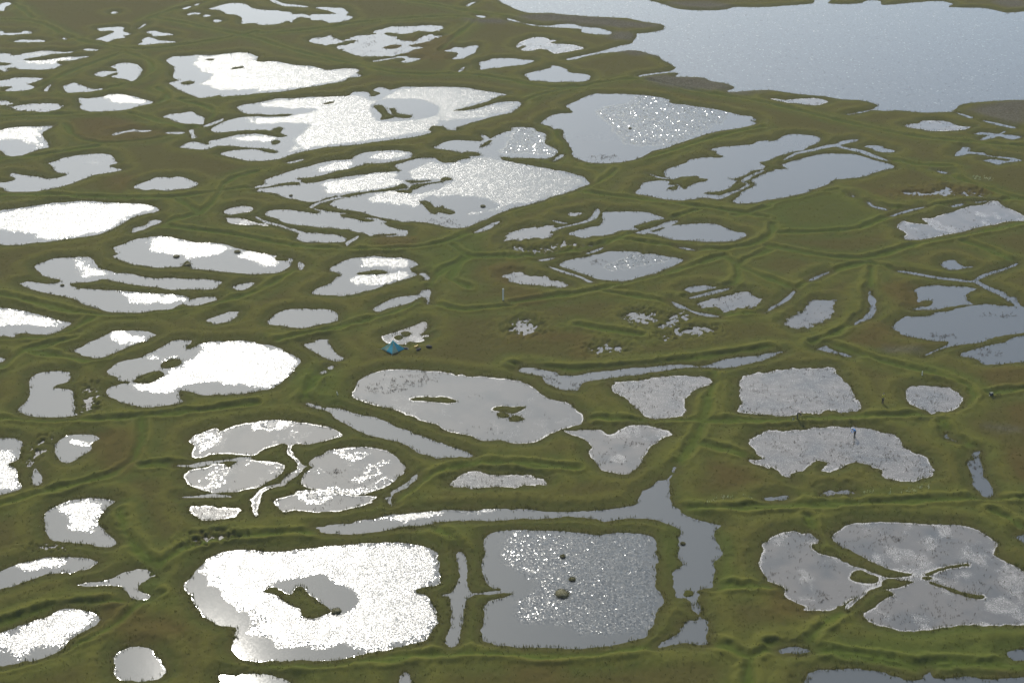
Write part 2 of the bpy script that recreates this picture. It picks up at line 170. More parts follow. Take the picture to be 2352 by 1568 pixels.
  ('f', '', '0,2528 16,2523 35,2518 55,2523 73,2536 89,2551 107,2555 123,2547 138,2538 118,2541 98,2533 79,2523 55,2514 20,2514 0,2521'),
  ('', 'diamond shaped pond with faint sparkles, centre right', '86,2459 93,2470 108,2481 132,2492 156,2504 176,2514 196,2515 211,2516 229,2511 234,2504 252,2504 270,2494 291,2487 303,2475 294,2463 275,2442 252,2421 227,2408 203,2392 188,2387 165,2390 149,2396 136,2408 121,2421 103,2438 88,2449'),
  ('t', '', '48,2476 62,2482 77,2487 64,2476 52,2473'),
  ('t', '', '133,2506 145,2517 165,2533 157,2520 141,2506'),
  ('t', '', '301,2533 311,2532 331,2521 318,2522'),
  ('s', '', '-14,2408 0,2421 11,2421 30,2412 53,2405 66,2394 79,2383 99,2370 84,2364 63,2367 41,2374 19,2378 0,2385 -4,2394'),
  ('t', '', '65,2449 80,2438 99,2422 117,2409 128,2395 139,2383 131,2384 122,2398 106,2411 87,2425 71,2441'),
  ('', '', '292,2352 301,2363 317,2367 328,2371 348,2362 330,2352 310,2343 303,2342'),
  ('t', '', '299,2320 317,2331 343,2348 371,2358 357,2345 327,2329 304,2319'),
  ('s', '', '309,2298 326,2313 345,2320 368,2332 385,2345 403,2345 403,2330 413,2322 424,2320 420,2309 409,2294 395,2284 376,2280 360,2271 351,2271 344,2288 331,2286 315,2284'),
  ('t', '', '267,2308 273,2301 288,2285 296,2272 309,2264 331,2254 340,2248 322,2250 303,2259 290,2275 278,2281 271,2293'),
  ('f', '', '190,2249 198,2265 215,2261 233,2257 230,2237 219,2220 207,2216 197,2232'),
  ('f', '', '244,2216 263,2237 278,2253 292,2257 270,2234 251,2213'),
  ('f', '', '260,2197 281,2201 300,2209 319,2195 297,2185 272,2181'),
  ('f', '', '239,2181 247,2189 255,2179 249,2172'),
  ('f', '', '0,2205 11,2224 27,2230 42,2213 40,2193 26,2181 10,2185 0,2193'),
  ('f', '', '128,2131 137,2140 153,2144 165,2138 175,2134 162,2125 145,2122 133,2123'),
  ('f', '', '770,2797 792,2801 812,2795 833,2804 851,2822 862,2825 869,2810 888,2801 902,2813 922,2798 910,2787 885,2790 871,2801 850,2787 836,2795 811,2791 785,2791'),
  ('l', 'long reedy pond climbing to the right edge', '719,2627 734,2659 750,2648 779,2643 773,2670 793,2672 817,2689 849,2708 880,2730 905,2736 928,2758 942,2755 944,2736 955,2716 965,2700 970,2680 977,2670 973,2658 964,2659 932,2656 903,2640 876,2630 837,2606 810,2596 776,2581 748,2571 727,2568 719,2576 727,2601'),
  ('t', '', '688,2755 693,2748 696,2734 711,2723 719,2712 711,2713 693,2728 689,2740'),
  ('t', '', '718,2682 734,2695 743,2702 768,2717 793,2727 769,2711 747,2697 738,2693 722,2680'),
  ('t', '', '845,2731 857,2739 873,2745 864,2734 848,2728'),
  ('t', '', '894,2750 922,2759 909,2751'),
  ('t', '', '864,2923 875,2920 884,2909 873,2911'),
  ('t', '', '664,2789 670,2779 666,2780'),
  ('', '', '759,2459 771,2473 787,2476 787,2461 793,2449 808,2447 789,2440 771,2435 762,2444'),
  ('t', '', '673,2432 687,2428 706,2420 725,2411 745,2403 770,2396 790,2388 799,2393 810,2406 827,2420 852,2434 875,2448 893,2463 886,2453 859,2432 834,2416 815,2402 803,2391 807,2381 818,2361 834,2343 839,2324 849,2322 847,2307 848,2286 860,2282 856,2269 840,2277 838,2300 831,2309 831,2315 822,2335 808,2356 796,2382 782,2384 761,2391 737,2398 715,2409 696,2418 675,2426'),
  ('', '', '683,2350 699,2365 726,2372 747,2365 769,2365 793,2355 775,2343 765,2328 765,2307 771,2294 752,2292 723,2284 699,2275 677,2274 661,2275 680,2286 683,2298 692,2307 680,2303 682,2320 686,2337'),
  ('', 'wide bluish pond cut by the right edge at mid height', '616,2213 627,2228 647,2247 667,2249 690,2253 698,2263 714,2265 741,2280 762,2290 782,2294 804,2296 813,2291 832,2288 841,2282 857,2273 873,2265 849,2189 833,2193 814,2189 794,2181 769,2173 751,2162 740,2155 722,2151 701,2146 686,2138 667,2125 642,2106 650,2118 667,2131 692,2149 694,2159 693,2159 667,2162 651,2168 636,2175 626,2185 626,2193 617,2201'),
  ('', 'pale pond with a reed patch, cut by the right edge below the bluish pond', '786,2159 802,2173 820,2177 837,2179 808,2085 793,2088 766,2085 745,2082 730,2083 723,2097 712,2103 700,2107 704,2118 720,2127 741,2138 768,2151'),
  ('s', '', '446,2224 464,2253 482,2273 497,2298 508,2311 521,2309 540,2313 544,2307 535,2286 533,2265 524,2249 503,2228 482,2213 462,2197 453,2209'),
  ('t', '', '416,2261 424,2270 429,2282 448,2301 465,2325 480,2348 477,2336 465,2314 449,2295 432,2277 423,2268'),
  ('t', '', '513,2391 532,2411 553,2425 539,2409 521,2393'),
  ('', 'narrow paddle shaped pool in a green trough, right side', '604,2332 603,2337 610,2350 610,2343 607,2332 610,2320 612,2309 606,2294 604,2271 600,2261 590,2247 577,2234 566,2226 557,2218 561,2228 574,2241 583,2257 593,2277 598,2292 599,2309'),
  ('', '', '479,2132 496,2144 501,2134 511,2123 523,2114 531,2106 522,2108 507,2118 491,2124'),
  ('m', 'square reed mottled pond behind the bending figure in blue', '348,2035 362,2046 376,2051 392,2057 409,2063 427,2067 452,2069 474,2070 494,2069 499,2060 497,2049 503,2035 507,2018 507,2001 507,1977 511,1954 511,1945 501,1937 488,1933 469,1935 456,1937 447,1929 429,1932 419,1930 411,1924 395,1921 372,1922 356,1927 341,1930 331,1935 335,1951 339,1968 340,1994 345,2008'),
  ('m', 'bean shaped mottled pond where the figure in blue stands', '365,1878 353,1869 338,1854 332,1842 336,1829 343,1816 346,1804 338,1798 329,1797 337,1790 350,1780 351,1787 359,1777 365,1762 374,1751 382,1740 380,1753 381,1764 388,1771 398,1777 412,1793 419,1798 432,1796 435,1787 424,1773 429,1769 439,1770 452,1780 466,1790 481,1791 493,1786 493,1777 501,1776 506,1762 509,1751 522,1748 537,1744 548,1748 560,1755 569,1762 571,1770 574,1776 575,1793 573,1806 564,1814 554,1822 547,1833 547,1854 538,1868 526,1875 509,1883 491,1888 473,1888 451,1888 429,1886 403,1880 381,1878'),
  ('m', 'round reed filled pond right of the figure in yellow', '587,1987 594,2004 611,2013 630,2011 652,2008 660,1998 667,1982 663,1964 653,1948 638,1937 622,1937 612,1930 607,1935 597,1945 588,1958'),
  ('', '', '612,1860 618,1871 618,1862 627,1848 619,1852'),
  ('', 'upright slot of grey water beside lush grass near the right edge', '627,1793 637,1800 640,1816 652,1822 646,1801 644,1781 639,1759 642,1742 640,1729 640,1715 632,1705 624,1707 622,1721 619,1732 622,1756 624,1773'),
  ('s', '', '414,1714 424,1721 443,1722 454,1715 438,1711 421,1710'),
  ('', '', '334,1701 339,1703 351,1705 366,1708 360,1699 347,1698 338,1697'),
  ('', 'long straight ditch of water running above the triangular pond', '9,2060 18,2070 33,2069 52,2060 67,2054 75,2043 86,2044 99,2044 116,2052 142,2057 167,2065 192,2069 218,2072 243,2078 264,2080 282,2076 302,2077 315,2087 333,2096 356,2105 379,2110 401,2117 412,2121 426,2123 416,2116 408,2107 398,2101 379,2088 353,2079 332,2071 319,2067 310,2071 285,2071 260,2070 234,2063 208,2054 182,2046 157,2040 132,2033 112,2027 103,2018 98,1999 85,1998 73,2001 62,2011 51,2021 48,2030 45,2042 30,2049 17,2053'),
  ('r', 'large grey pond with white rim and two grass islets below the tent', '-238,1987 -235,2014 -230,2033 -216,2051 -192,2061 -159,2064 -134,2061 -109,2058 -93,2051 -85,2044 -77,2049 -67,2042 -42,2042 -22,2037 0,2032 13,2025 25,2013 37,1996 47,1981 56,1972 69,1965 83,1958 92,1941 101,1929 104,1916 100,1902 94,1895 78,1889 65,1880 54,1868 41,1853 31,1846 15,1843 0,1844 -16,1853 -42,1851 -57,1863 -78,1875 -92,1877 -110,1897 -124,1903 -144,1919 -159,1929 -180,1945 -204,1954 -224,1966 -236,1977'),
  ('m', 'triangular reed mottled pond left of the square pond', '148,2011 156,2020 174,2024 198,2033 223,2039 248,2042 272,2042 289,2039 299,2032 294,2018 281,2004 269,1987 258,1971 252,1951 253,1935 243,1922 227,1919 210,1917 197,1919 189,1929 179,1948 175,1958 165,1974 154,1991'),
  ('l', 'heart shaped grey pond in the centre right', '74,1879 87,1877 103,1880 118,1881 129,1879 136,1869 147,1872 155,1882 168,1891 181,1894 195,1892 212,1885 223,1877 228,1869 216,1863 206,1851 194,1836 188,1819 181,1804 176,1787 171,1779 160,1766 151,1762 139,1767 123,1773 117,1790 110,1807 108,1819 113,1833 104,1851 93,1863 82,1871'),
  ('m', 'flat reed speckled sliver of pond below the diagonal ditch', '-82,1740 -74,1751 -65,1762 -55,1770 -45,1767 -37,1762 -22,1763 -8,1760 0,1758 12,1758 22,1758 29,1752 43,1747 47,1740 44,1734 29,1734 15,1732 0,1730 -22,1730 -45,1726 -63,1729 -81,1732'),
  ('', 'broad branching channel along the bottom centre right', '222,1779 223,1774 218,1759 213,1751 211,1729 210,1702 212,1686 219,1676 221,1669 226,1661 239,1651 253,1645 270,1639 265,1631 260,1624 257,1614 260,1599 261,1587 263,1576 255,1562 250,1555 247,1534 243,1505 234,1503 224,1500 224,1495 227,1490 223,1481 223,1466 221,1451 222,1444 228,1439 227,1423 225,1409 225,1401 222,1396 209,1396 194,1398 180,1394 168,1392 172,1398 185,1409 193,1419 195,1427 204,1438 215,1441 219,1449 213,1460 212,1473 207,1482 197,1487 198,1503 196,1505 198,1530 198,1537 210,1550 211,1555 207,1566 207,1576 211,1587 211,1609 216,1619 215,1629 207,1637 194,1645 183,1652 169,1654 152,1655 135,1652 121,1646 113,1650 99,1655 86,1659 71,1660 56,1656 35,1655 14,1655 0,1652 -21,1651 -50,1651 -78,1649 -99,1645 -103,1641 -126,1637 -147,1634 -163,1627 -180,1623 -201,1619 -215,1619 -229,1619 -243,1621 -248,1629 -254,1634 -245,1636 -227,1642 -207,1644 -199,1649 -179,1652 -163,1660 -142,1666 -128,1669 -111,1670 -78,1673 -50,1674 -22,1676 0,1675 21,1675 43,1672 64,1670 85,1670 107,1672 128,1675 148,1680 163,1684 168,1697 174,1718 184,1729 192,1740 195,1747 206,1748 212,1753 217,1763 219,1773'),
  ('', 'small wedge of grey water left of the blue tent', '-329,2147 -320,2153 -310,2159 -316,2162 -295,2164 -295,2159 -286,2140 -280,2127 -274,2114 -263,2103 -264,2096 -274,2092 -285,2097 -301,2112 -313,2127'),
  ('t', '', '-292,2054 -287,2060 -285,2055 -290,2051'),
  ('t', '', '-282,2070 -277,2076 -276,2069 -279,2065'),
  ('', 'wide diagonal ditch of still water left of the islet pond', '-306,1959 -297,1958 -287,1954 -276,1946 -263,1945 -252,1943 -238,1933 -222,1925 -205,1919 -192,1911 -177,1899 -159,1885 -145,1877 -141,1869 -127,1863 -108,1851 -90,1839 -72,1826 -55,1814 -56,1807 -76,1808 -91,1807 -104,1803 -113,1809 -129,1817 -140,1829 -157,1847 -169,1851 -180,1857 -203,1866 -219,1879 -231,1891 -248,1906 -257,1916 -262,1929 -275,1938 -289,1943 -301,1951'),
  ('', 'brilliant white pond with two dark islets, left of the tent', '-621,2058 -613,2078 -611,2087 -596,2097 -579,2103 -572,2112 -564,2123 -554,2138 -543,2155 -539,2160 -530,2164 -513,2161 -510,2159 -511,2151 -516,2140 -516,2131 -504,2131 -495,2147 -485,2156 -459,2159 -434,2161 -407,2157 -406,2153 -388,2147 -366,2134 -350,2118 -338,2107 -327,2092 -331,2074 -336,2053 -345,2028 -354,2014 -359,2004 -373,1998 -382,1994 -398,1989 -422,1986 -441,1986 -460,1983 -472,1991 -482,1996 -497,1998 -496,1984 -490,1971 -487,1963 -497,1956 -515,1950 -530,1946 -545,1948 -565,1958 -583,1966 -598,1977 -605,1991 -605,2004 -594,2014 -576,2021 -581,2028 -594,2030 -600,2042 -615,2049'),
  ('e', 'hourglass shaped grey pool on the left side', '-731,2028 -731,2040 -724,2051 -711,2058 -698,2060 -684,2058 -676,2054 -671,2035 -675,2023 -686,2014 -687,2006 -673,2004 -660,1998 -654,1987 -651,1971 -641,1948 -638,1935 -631,1924 -637,1922 -648,1919 -666,1917 -682,1918 -699,1921 -714,1930 -722,1941 -719,1954 -716,1971 -718,1994 -724,2008'),
  ('f', '', '-636,1998 -632,1999 -627,1974 -616,1951 -618,1945 -626,1954 -627,1968'),
  ('e', 'small pear shaped pool with one white streak, left side', '-640,1832 -641,1845 -635,1860 -622,1868 -604,1869 -591,1866 -584,1856 -591,1842 -588,1827 -596,1813 -603,1801 -608,1794 -617,1794 -627,1807 -636,1822'),
  ('e', 'two lobed glittering pond on the left edge beside the small teardrop pool', '-737,1860 -724,1859 -707,1859 -695,1853 -687,1845 -686,1833 -684,1819 -682,1801 -688,1793 -689,1784 -677,1776 -671,1764 -668,1751 -658,1729 -662,1722 -673,1715 -680,1711 -691,1710'),
  ('f', '', '-662,1825 -665,1836 -663,1853 -660,1836 -660,1822'),
  ('f', '', '-664,1788 -666,1798 -662,1800 -659,1784 -661,1783'),
  ('', '', '-648,1751 -653,1776 -648,1773 -639,1759 -634,1745 -636,1736 -643,1738'),
  ('r', 'white rimmed petal pond, topmost of the four petals, with its drain', '-454,1850 -450,1866 -442,1872 -432,1880 -427,1885 -421,1885 -416,1874 -408,1885 -399,1892 -384,1901 -369,1903 -369,1905 -351,1909 -330,1909 -309,1902 -293,1900 -274,1892 -254,1883 -241,1868 -247,1860 -261,1853 -275,1847 -286,1841 -298,1842 -306,1842 -308,1836 -309,1829 -305,1813 -298,1801 -292,1793 -287,1785 -278,1783 -285,1779 -287,1770 -291,1760 -299,1749 -304,1734 -314,1732 -325,1726 -332,1718 -333,1705 -334,1692 -332,1669 -332,1661 -333,1661 -337,1669 -342,1686 -346,1699 -342,1705 -340,1710 -337,1720 -326,1732 -312,1736 -309,1747 -299,1765 -293,1778 -294,1790 -300,1801 -307,1810 -314,1819 -314,1829 -316,1839 -323,1843 -331,1836 -343,1830 -349,1823 -353,1816 -357,1813 -366,1811 -378,1814 -394,1816 -409,1816 -421,1813 -426,1807 -440,1806 -445,1816 -445,1836'),
  ('t', '', '-436,1705 -419,1707 -405,1711 -391,1711 -371,1706 -390,1706 -411,1705'),
  ('r', 'white rimmed petal pond, leftmost of the four petals', '-445,1758 -442,1769 -432,1776 -417,1779 -410,1787 -397,1787 -388,1779 -378,1791 -367,1800 -353,1797 -338,1795 -324,1792 -314,1784 -313,1770 -321,1753 -330,1742 -337,1733 -343,1729 -352,1723 -370,1718 -392,1716 -407,1719 -420,1727 -433,1736 -441,1748'),
  ('t', '', '-459,1784 -442,1785 -430,1792 -420,1795 -406,1796 -387,1800 -377,1805 -362,1806 -364,1801 -376,1797 -391,1798 -405,1792 -419,1786 -433,1781'),
  ('r', 'white rimmed round petal pond, right of the drain', '-282,1737 -283,1756 -277,1776 -271,1779 -278,1786 -277,1800 -264,1810 -257,1823 -245,1829 -229,1832 -212,1833 -194,1833 -180,1827 -165,1816 -155,1801 -151,1790 -145,1781 -148,1764 -156,1749 -167,1734 -182,1721 -196,1713 -211,1711 -231,1717 -252,1722 -270,1726'),
  ('r', 'flat bottom petal pond beneath the round petal', '-314,1693 -310,1702 -299,1707 -290,1714 -286,1721 -269,1723 -251,1720 -230,1714 -210,1709 -192,1709 -178,1706 -183,1697 -185,1690 -196,1685 -210,1680 -223,1673 -242,1671 -266,1671 -285,1673 -298,1670 -307,1679'),
  ('', '', '-169,1702 -162,1707 -158,1718 -148,1731 -137,1748 -129,1762 -131,1749 -143,1729 -157,1716 -160,1705 -161,1694 -158,1684 -162,1694'),
  ('m', 'small silvery reed pool under the left petal pond', '-420,1679 -411,1681 -398,1684 -380,1681 -368,1679 -357,1677 -353,1672 -355,1669 -358,1659 -374,1655 -386,1650 -397,1650 -407,1656 -414,1664'),
  ('e', 'bell shaped pool with a white blaze, lower left', '-608,1669 -603,1679 -592,1689 -576,1699 -563,1703 -548,1702 -536,1701 -526,1696 -529,1684 -532,1671 -534,1664 -535,1651 -527,1634 -518,1621 -505,1607 -500,1597 -507,1590 -519,1590 -533,1596 -550,1598 -564,1601 -579,1603 -589,1614 -601,1639 -606,1656'),
  ('e', 'crescent pond on the left edge above the heart shaped pool', '-636,1530 -628,1539 -621,1544 -612,1551 -600,1559 -583,1567 -567,1568 -551,1569 -535,1567 -521,1564 -512,1557 -515,1549 -525,1542 -537,1537 -552,1534 -568,1532 -581,1525 -594,1516 -606,1507 -617,1502 -627,1498'),
  ('e', 'heart shaped pool fringed with bright green sedge, lower left', '-525,1511 -509,1514 -495,1518 -485,1525 -476,1536 -465,1542 -452,1543 -442,1537 -442,1530 -435,1532 -441,1523 -448,1514 -451,1505 -446,1496 -435,1488 -436,1483 -446,1482 -455,1485 -464,1496 -472,1505 -482,1507 -497,1509 -514,1508'),
  ('f', '', '-589,1586 -575,1589 -556,1587 -566,1585 -585,1583'),
  ('f', '', '-397,1603 -391,1609 -377,1611 -357,1611 -376,1607 -391,1605'),
  ('', 'blinding white pond on the left edge near the bottom corner', '-601,1415 -592,1417 -581,1424 -570,1432 -557,1440 -546,1447 -537,1457 -530,1463 -518,1462 -503,1459 -493,1454 -483,1444 -486,1433 -494,1423 -503,1413 -509,1403 -512,1389 -521,1379 -535,1371 -550,1366 -565,1360 -574,1358 -584,1358'),
  ('e', 'round grey pool with sparkling fringe in the bottom left', '-448,1369 -446,1380 -440,1386 -434,1391 -426,1392 -415,1390 -406,1381 -400,1371 -394,1362 -390,1356 -387,1345 -391,1337 -402,1334 -412,1332 -424,1332 -435,1335 -442,1345 -443,1356'),
  ('', 'sliver of pale water on the bottom edge, left of the middle', '-326,1341 -318,1343 -308,1342 -301,1345 -285,1344 -275,1343 -263,1339 -253,1333 -244,1323 -318,1323 -321,1332'),
  ('e', 'huge blinding pond with a dark islet in calm water, bottom', '-396,1503 -397,1514 -391,1527 -389,1539 -383,1550 -379,1564 -369,1574 -355,1583 -338,1585 -321,1583 -307,1580 -289,1580 -266,1583 -240,1589 -213,1595 -186,1598 -158,1600 -131,1597 -114,1593 -100,1584 -94,1576 -92,1559 -89,1543 -87,1527 -87,1514 -96,1509 -109,1505 -117,1500 -114,1494 -103,1488 -98,1477 -92,1462 -88,1447 -88,1433 -92,1423 -95,1415 -99,1405 -112,1396 -131,1391 -143,1385 -161,1381 -179,1375 -193,1371 -209,1368 -225,1367 -240,1369 -247,1370 -248,1367 -270,1367 -288,1365 -299,1368 -308,1372 -318,1383 -320,1395 -317,1407 -319,1414 -318,1421 -319,1428 -327,1430 -338,1431 -349,1437 -360,1445 -367,1454 -375,1466 -381,1479 -385,1490'),
  ('', 'cross shaped pool between the two big bottom ponds', '-69,1571 -67,1578 -63,1577 -58,1566 -57,1548 -57,1525 -56,1507 -51,1494 -47,1491 -52,1483 -56,1470 -58,1456 -57,1439 -60,1423 -62,1405 -64,1397 -70,1391 -74,1397 -74,1407 -71,1421 -70,1443 -71,1460 -73,1477 -76,1487 -85,1489 -75,1493 -70,1503 -65,1516 -63,1530 -66,1548'),
  ('', 'big square pond full of separate sparkles, bottom centre', '0,1627 -14,1624 -28,1618 -35,1609 -35,1592 -33,1576 -35,1555 -36,1541 -33,1525 -29,1514 -23,1507 -14,1504 -14,1498 -26,1495 -46,1492 -26,1493 0,1495 0,1488 -13,1483 -26,1477 -34,1466 -34,1454 -33,1439 -34,1421 -33,1409 -29,1402 -13,1396 0,1392 25,1391 50,1390 77,1389 99,1392 125,1399 144,1405 153,1411 159,1425 166,1435 169,1454 176,1468 181,1479 179,1492 172,1507 176,1534 177,1552 181,1559 178,1578 182,1602 178,1613 166,1619 150,1622 132,1622 114,1618 103,1619 83,1624 56,1626 28,1628'),
  ('', '', '-124,1339 -122,1345 -119,1347 -115,1344 -112,1330 -110,1319 -123,1319'),
  ('l', 'three lobed grey pond with narrow channels, bottom right', '325,1608 334,1616 350,1623 362,1624 371,1619 380,1618 386,1611 387,1604 384,1598 378,1598 378,1587 384,1576 395,1571 405,1564 416,1552 430,1545 442,1536 456,1527 467,1525 480,1527 490,1532 475,1539 461,1543 451,1555 438,1569 424,1583 413,1592 407,1604 407,1613 417,1627 430,1639 445,1645 471,1647 499,1646 533,1642 560,1640 581,1637 593,1631 599,1621 607,1607 612,1597 605,1585 601,1573 604,1566 613,1557 623,1543 628,1536 641,1516 646,1490 633,1447 610,1435 597,1433 577,1433 552,1431 533,1432 519,1431 505,1428 486,1423 469,1420 453,1422 440,1426 427,1431 416,1438 414,1451 425,1462 438,1475 449,1483 459,1491 453,1501 448,1508 434,1501 422,1490 413,1479 402,1468 395,1463 400,1473 409,1483 406,1483 395,1473 386,1468 379,1463 369,1460 354,1458 342,1460 346,1468 332,1481 327,1490 329,1503 319,1512 311,1519 312,1523 306,1539 305,1552 309,1571 315,1585 316,1597 324,1605'),
  ('', '', '305,1383 312,1389 319,1390 330,1389 338,1384 328,1382 313,1382'),
  ('', '', '562,1381 571,1386 583,1387 595,1387 589,1366 577,1368 567,1368 563,1373'),
  ('', '', '643,1611 649,1616 658,1614 652,1595 647,1599 645,1605'),
  ('', 'pond cut off by the bottom edge in the right corner', '328,1337 331,1345 345,1351 364,1352 383,1351 401,1349 416,1344 431,1337 443,1332 455,1334 461,1341 466,1345 468,1337 480,1337 502,1338 525,1335 550,1337 569,1339 587,1339 576,1304 315,1304 320,1323'),
]
ISLANDS = [
  '-1275,3679 -1256,3679 -1241,3670 -1247,3659 -1268,3657',
  '-314,3333 -311,3346 -299,3345 -290,3321 -280,3290 -263,3264 -272,3253 -291,3245 -291,3275 -301,3306',
  '-275,3321 -267,3321 -263,3298 -250,3283 -225,3271 -231,3256 -256,3260 -267,3283',
  '-432,3356 -418,3370 -409,3368 -424,3353',
  '-511,3094 -507,3108 -499,3101 -500,3088 -508,3084',
  '-787,3517 -772,3530 -757,3517 -767,3504 -780,3504',
  '-762,3707 -752,3715 -743,3710 -752,3701',
  '-687,3632 -665,3648 -661,3639 -681,3627',
  '-329,3811 -306,3836 -286,3831 -295,3806 -314,3799',
  '-334,2781 -321,2795 -290,2807 -263,2816 -238,2828 -225,2840 -218,2851 -209,2834 -218,2825 -247,2813 -279,2804 -309,2788 -326,2781',
  '-226,2813 -202,2817 -200,2801 -223,2805',
  '-200,2822 -199,2837 -191,2847 -164,2856 -138,2864 -155,2854 -180,2840 -188,2825',
  '-212,2868 -186,2867 -160,2870 -177,2860 -198,2856 -207,2860',
  '-141,2879 -132,2887 -122,2879 -129,2871 -138,2871',
  '-177,2755 -167,2759 -158,2747 -149,2724 -136,2727 -135,2733 -130,2719 -119,2713 -108,2700 -118,2691 -131,2698 -140,2703 -147,2691 -156,2702 -161,2719',
  '-65,3071 -56,3094 -46,3108 -49,3091 -58,3074 -65,3067',
  '-421,2487 -414,2494 -399,2482 -400,2476 -416,2477',
  '-323,2690 -304,2689 -282,2672 -262,2659 -273,2656 -298,2670 -318,2678',
  '-253,2590 -215,2595 -215,2590 -247,2586',
  '-268,2421 -248,2428 -235,2432 -219,2425 -222,2419 -247,2417 -264,2415',
  '-187,2173 -182,2179 -176,2173 -181,2166',
  '-175,2189 -169,2193 -165,2185 -171,2177',
  '682,2296 690,2307 703,2307 697,2292 687,2288',
  '-150,1971 -133,1976 -113,1974 -100,1976 -84,1966 -92,1961 -113,1964 -137,1968',
  '-26,1941 -16,1948 0,1946 19,1947 10,1935 0,1929 -16,1935',
  '-22,1925 -16,1932 -5,1925 -7,1919 -14,1916',
  '-2,1916 6,1921 17,1913 9,1906 -2,1906',
  '207,1494 211,1498 216,1495 215,1489 208,1487',
  '-571,2028 -564,2042 -554,2053 -544,2058 -532,2049 -539,2035 -548,2023 -563,2023',
  '-539,2076 -537,2088 -527,2097 -517,2094 -515,2081 -523,2072 -533,2070',
  '-296,1498 -289,1503 -279,1495 -267,1488 -261,1485 -260,1501 -257,1505 -251,1498 -244,1489 -236,1483 -228,1473 -221,1466 -215,1458 -224,1450 -234,1446 -245,1451 -248,1464 -257,1468 -269,1477 -278,1489 -285,1495',
  '415,1527 421,1536 429,1539 436,1532 446,1525 442,1517 433,1514 423,1516 416,1522',
  '449,1512 453,1518 461,1522 471,1517 483,1518 487,1516 472,1509 460,1505 451,1506',
  '501,1525 507,1527 510,1524 504,1522',
  '505,1531 529,1544 550,1550 562,1552 561,1551 546,1548 529,1542 507,1530',
  '509,1515 526,1504 537,1497 548,1490 563,1487 561,1485 548,1487 535,1495 520,1506 508,1514',
]
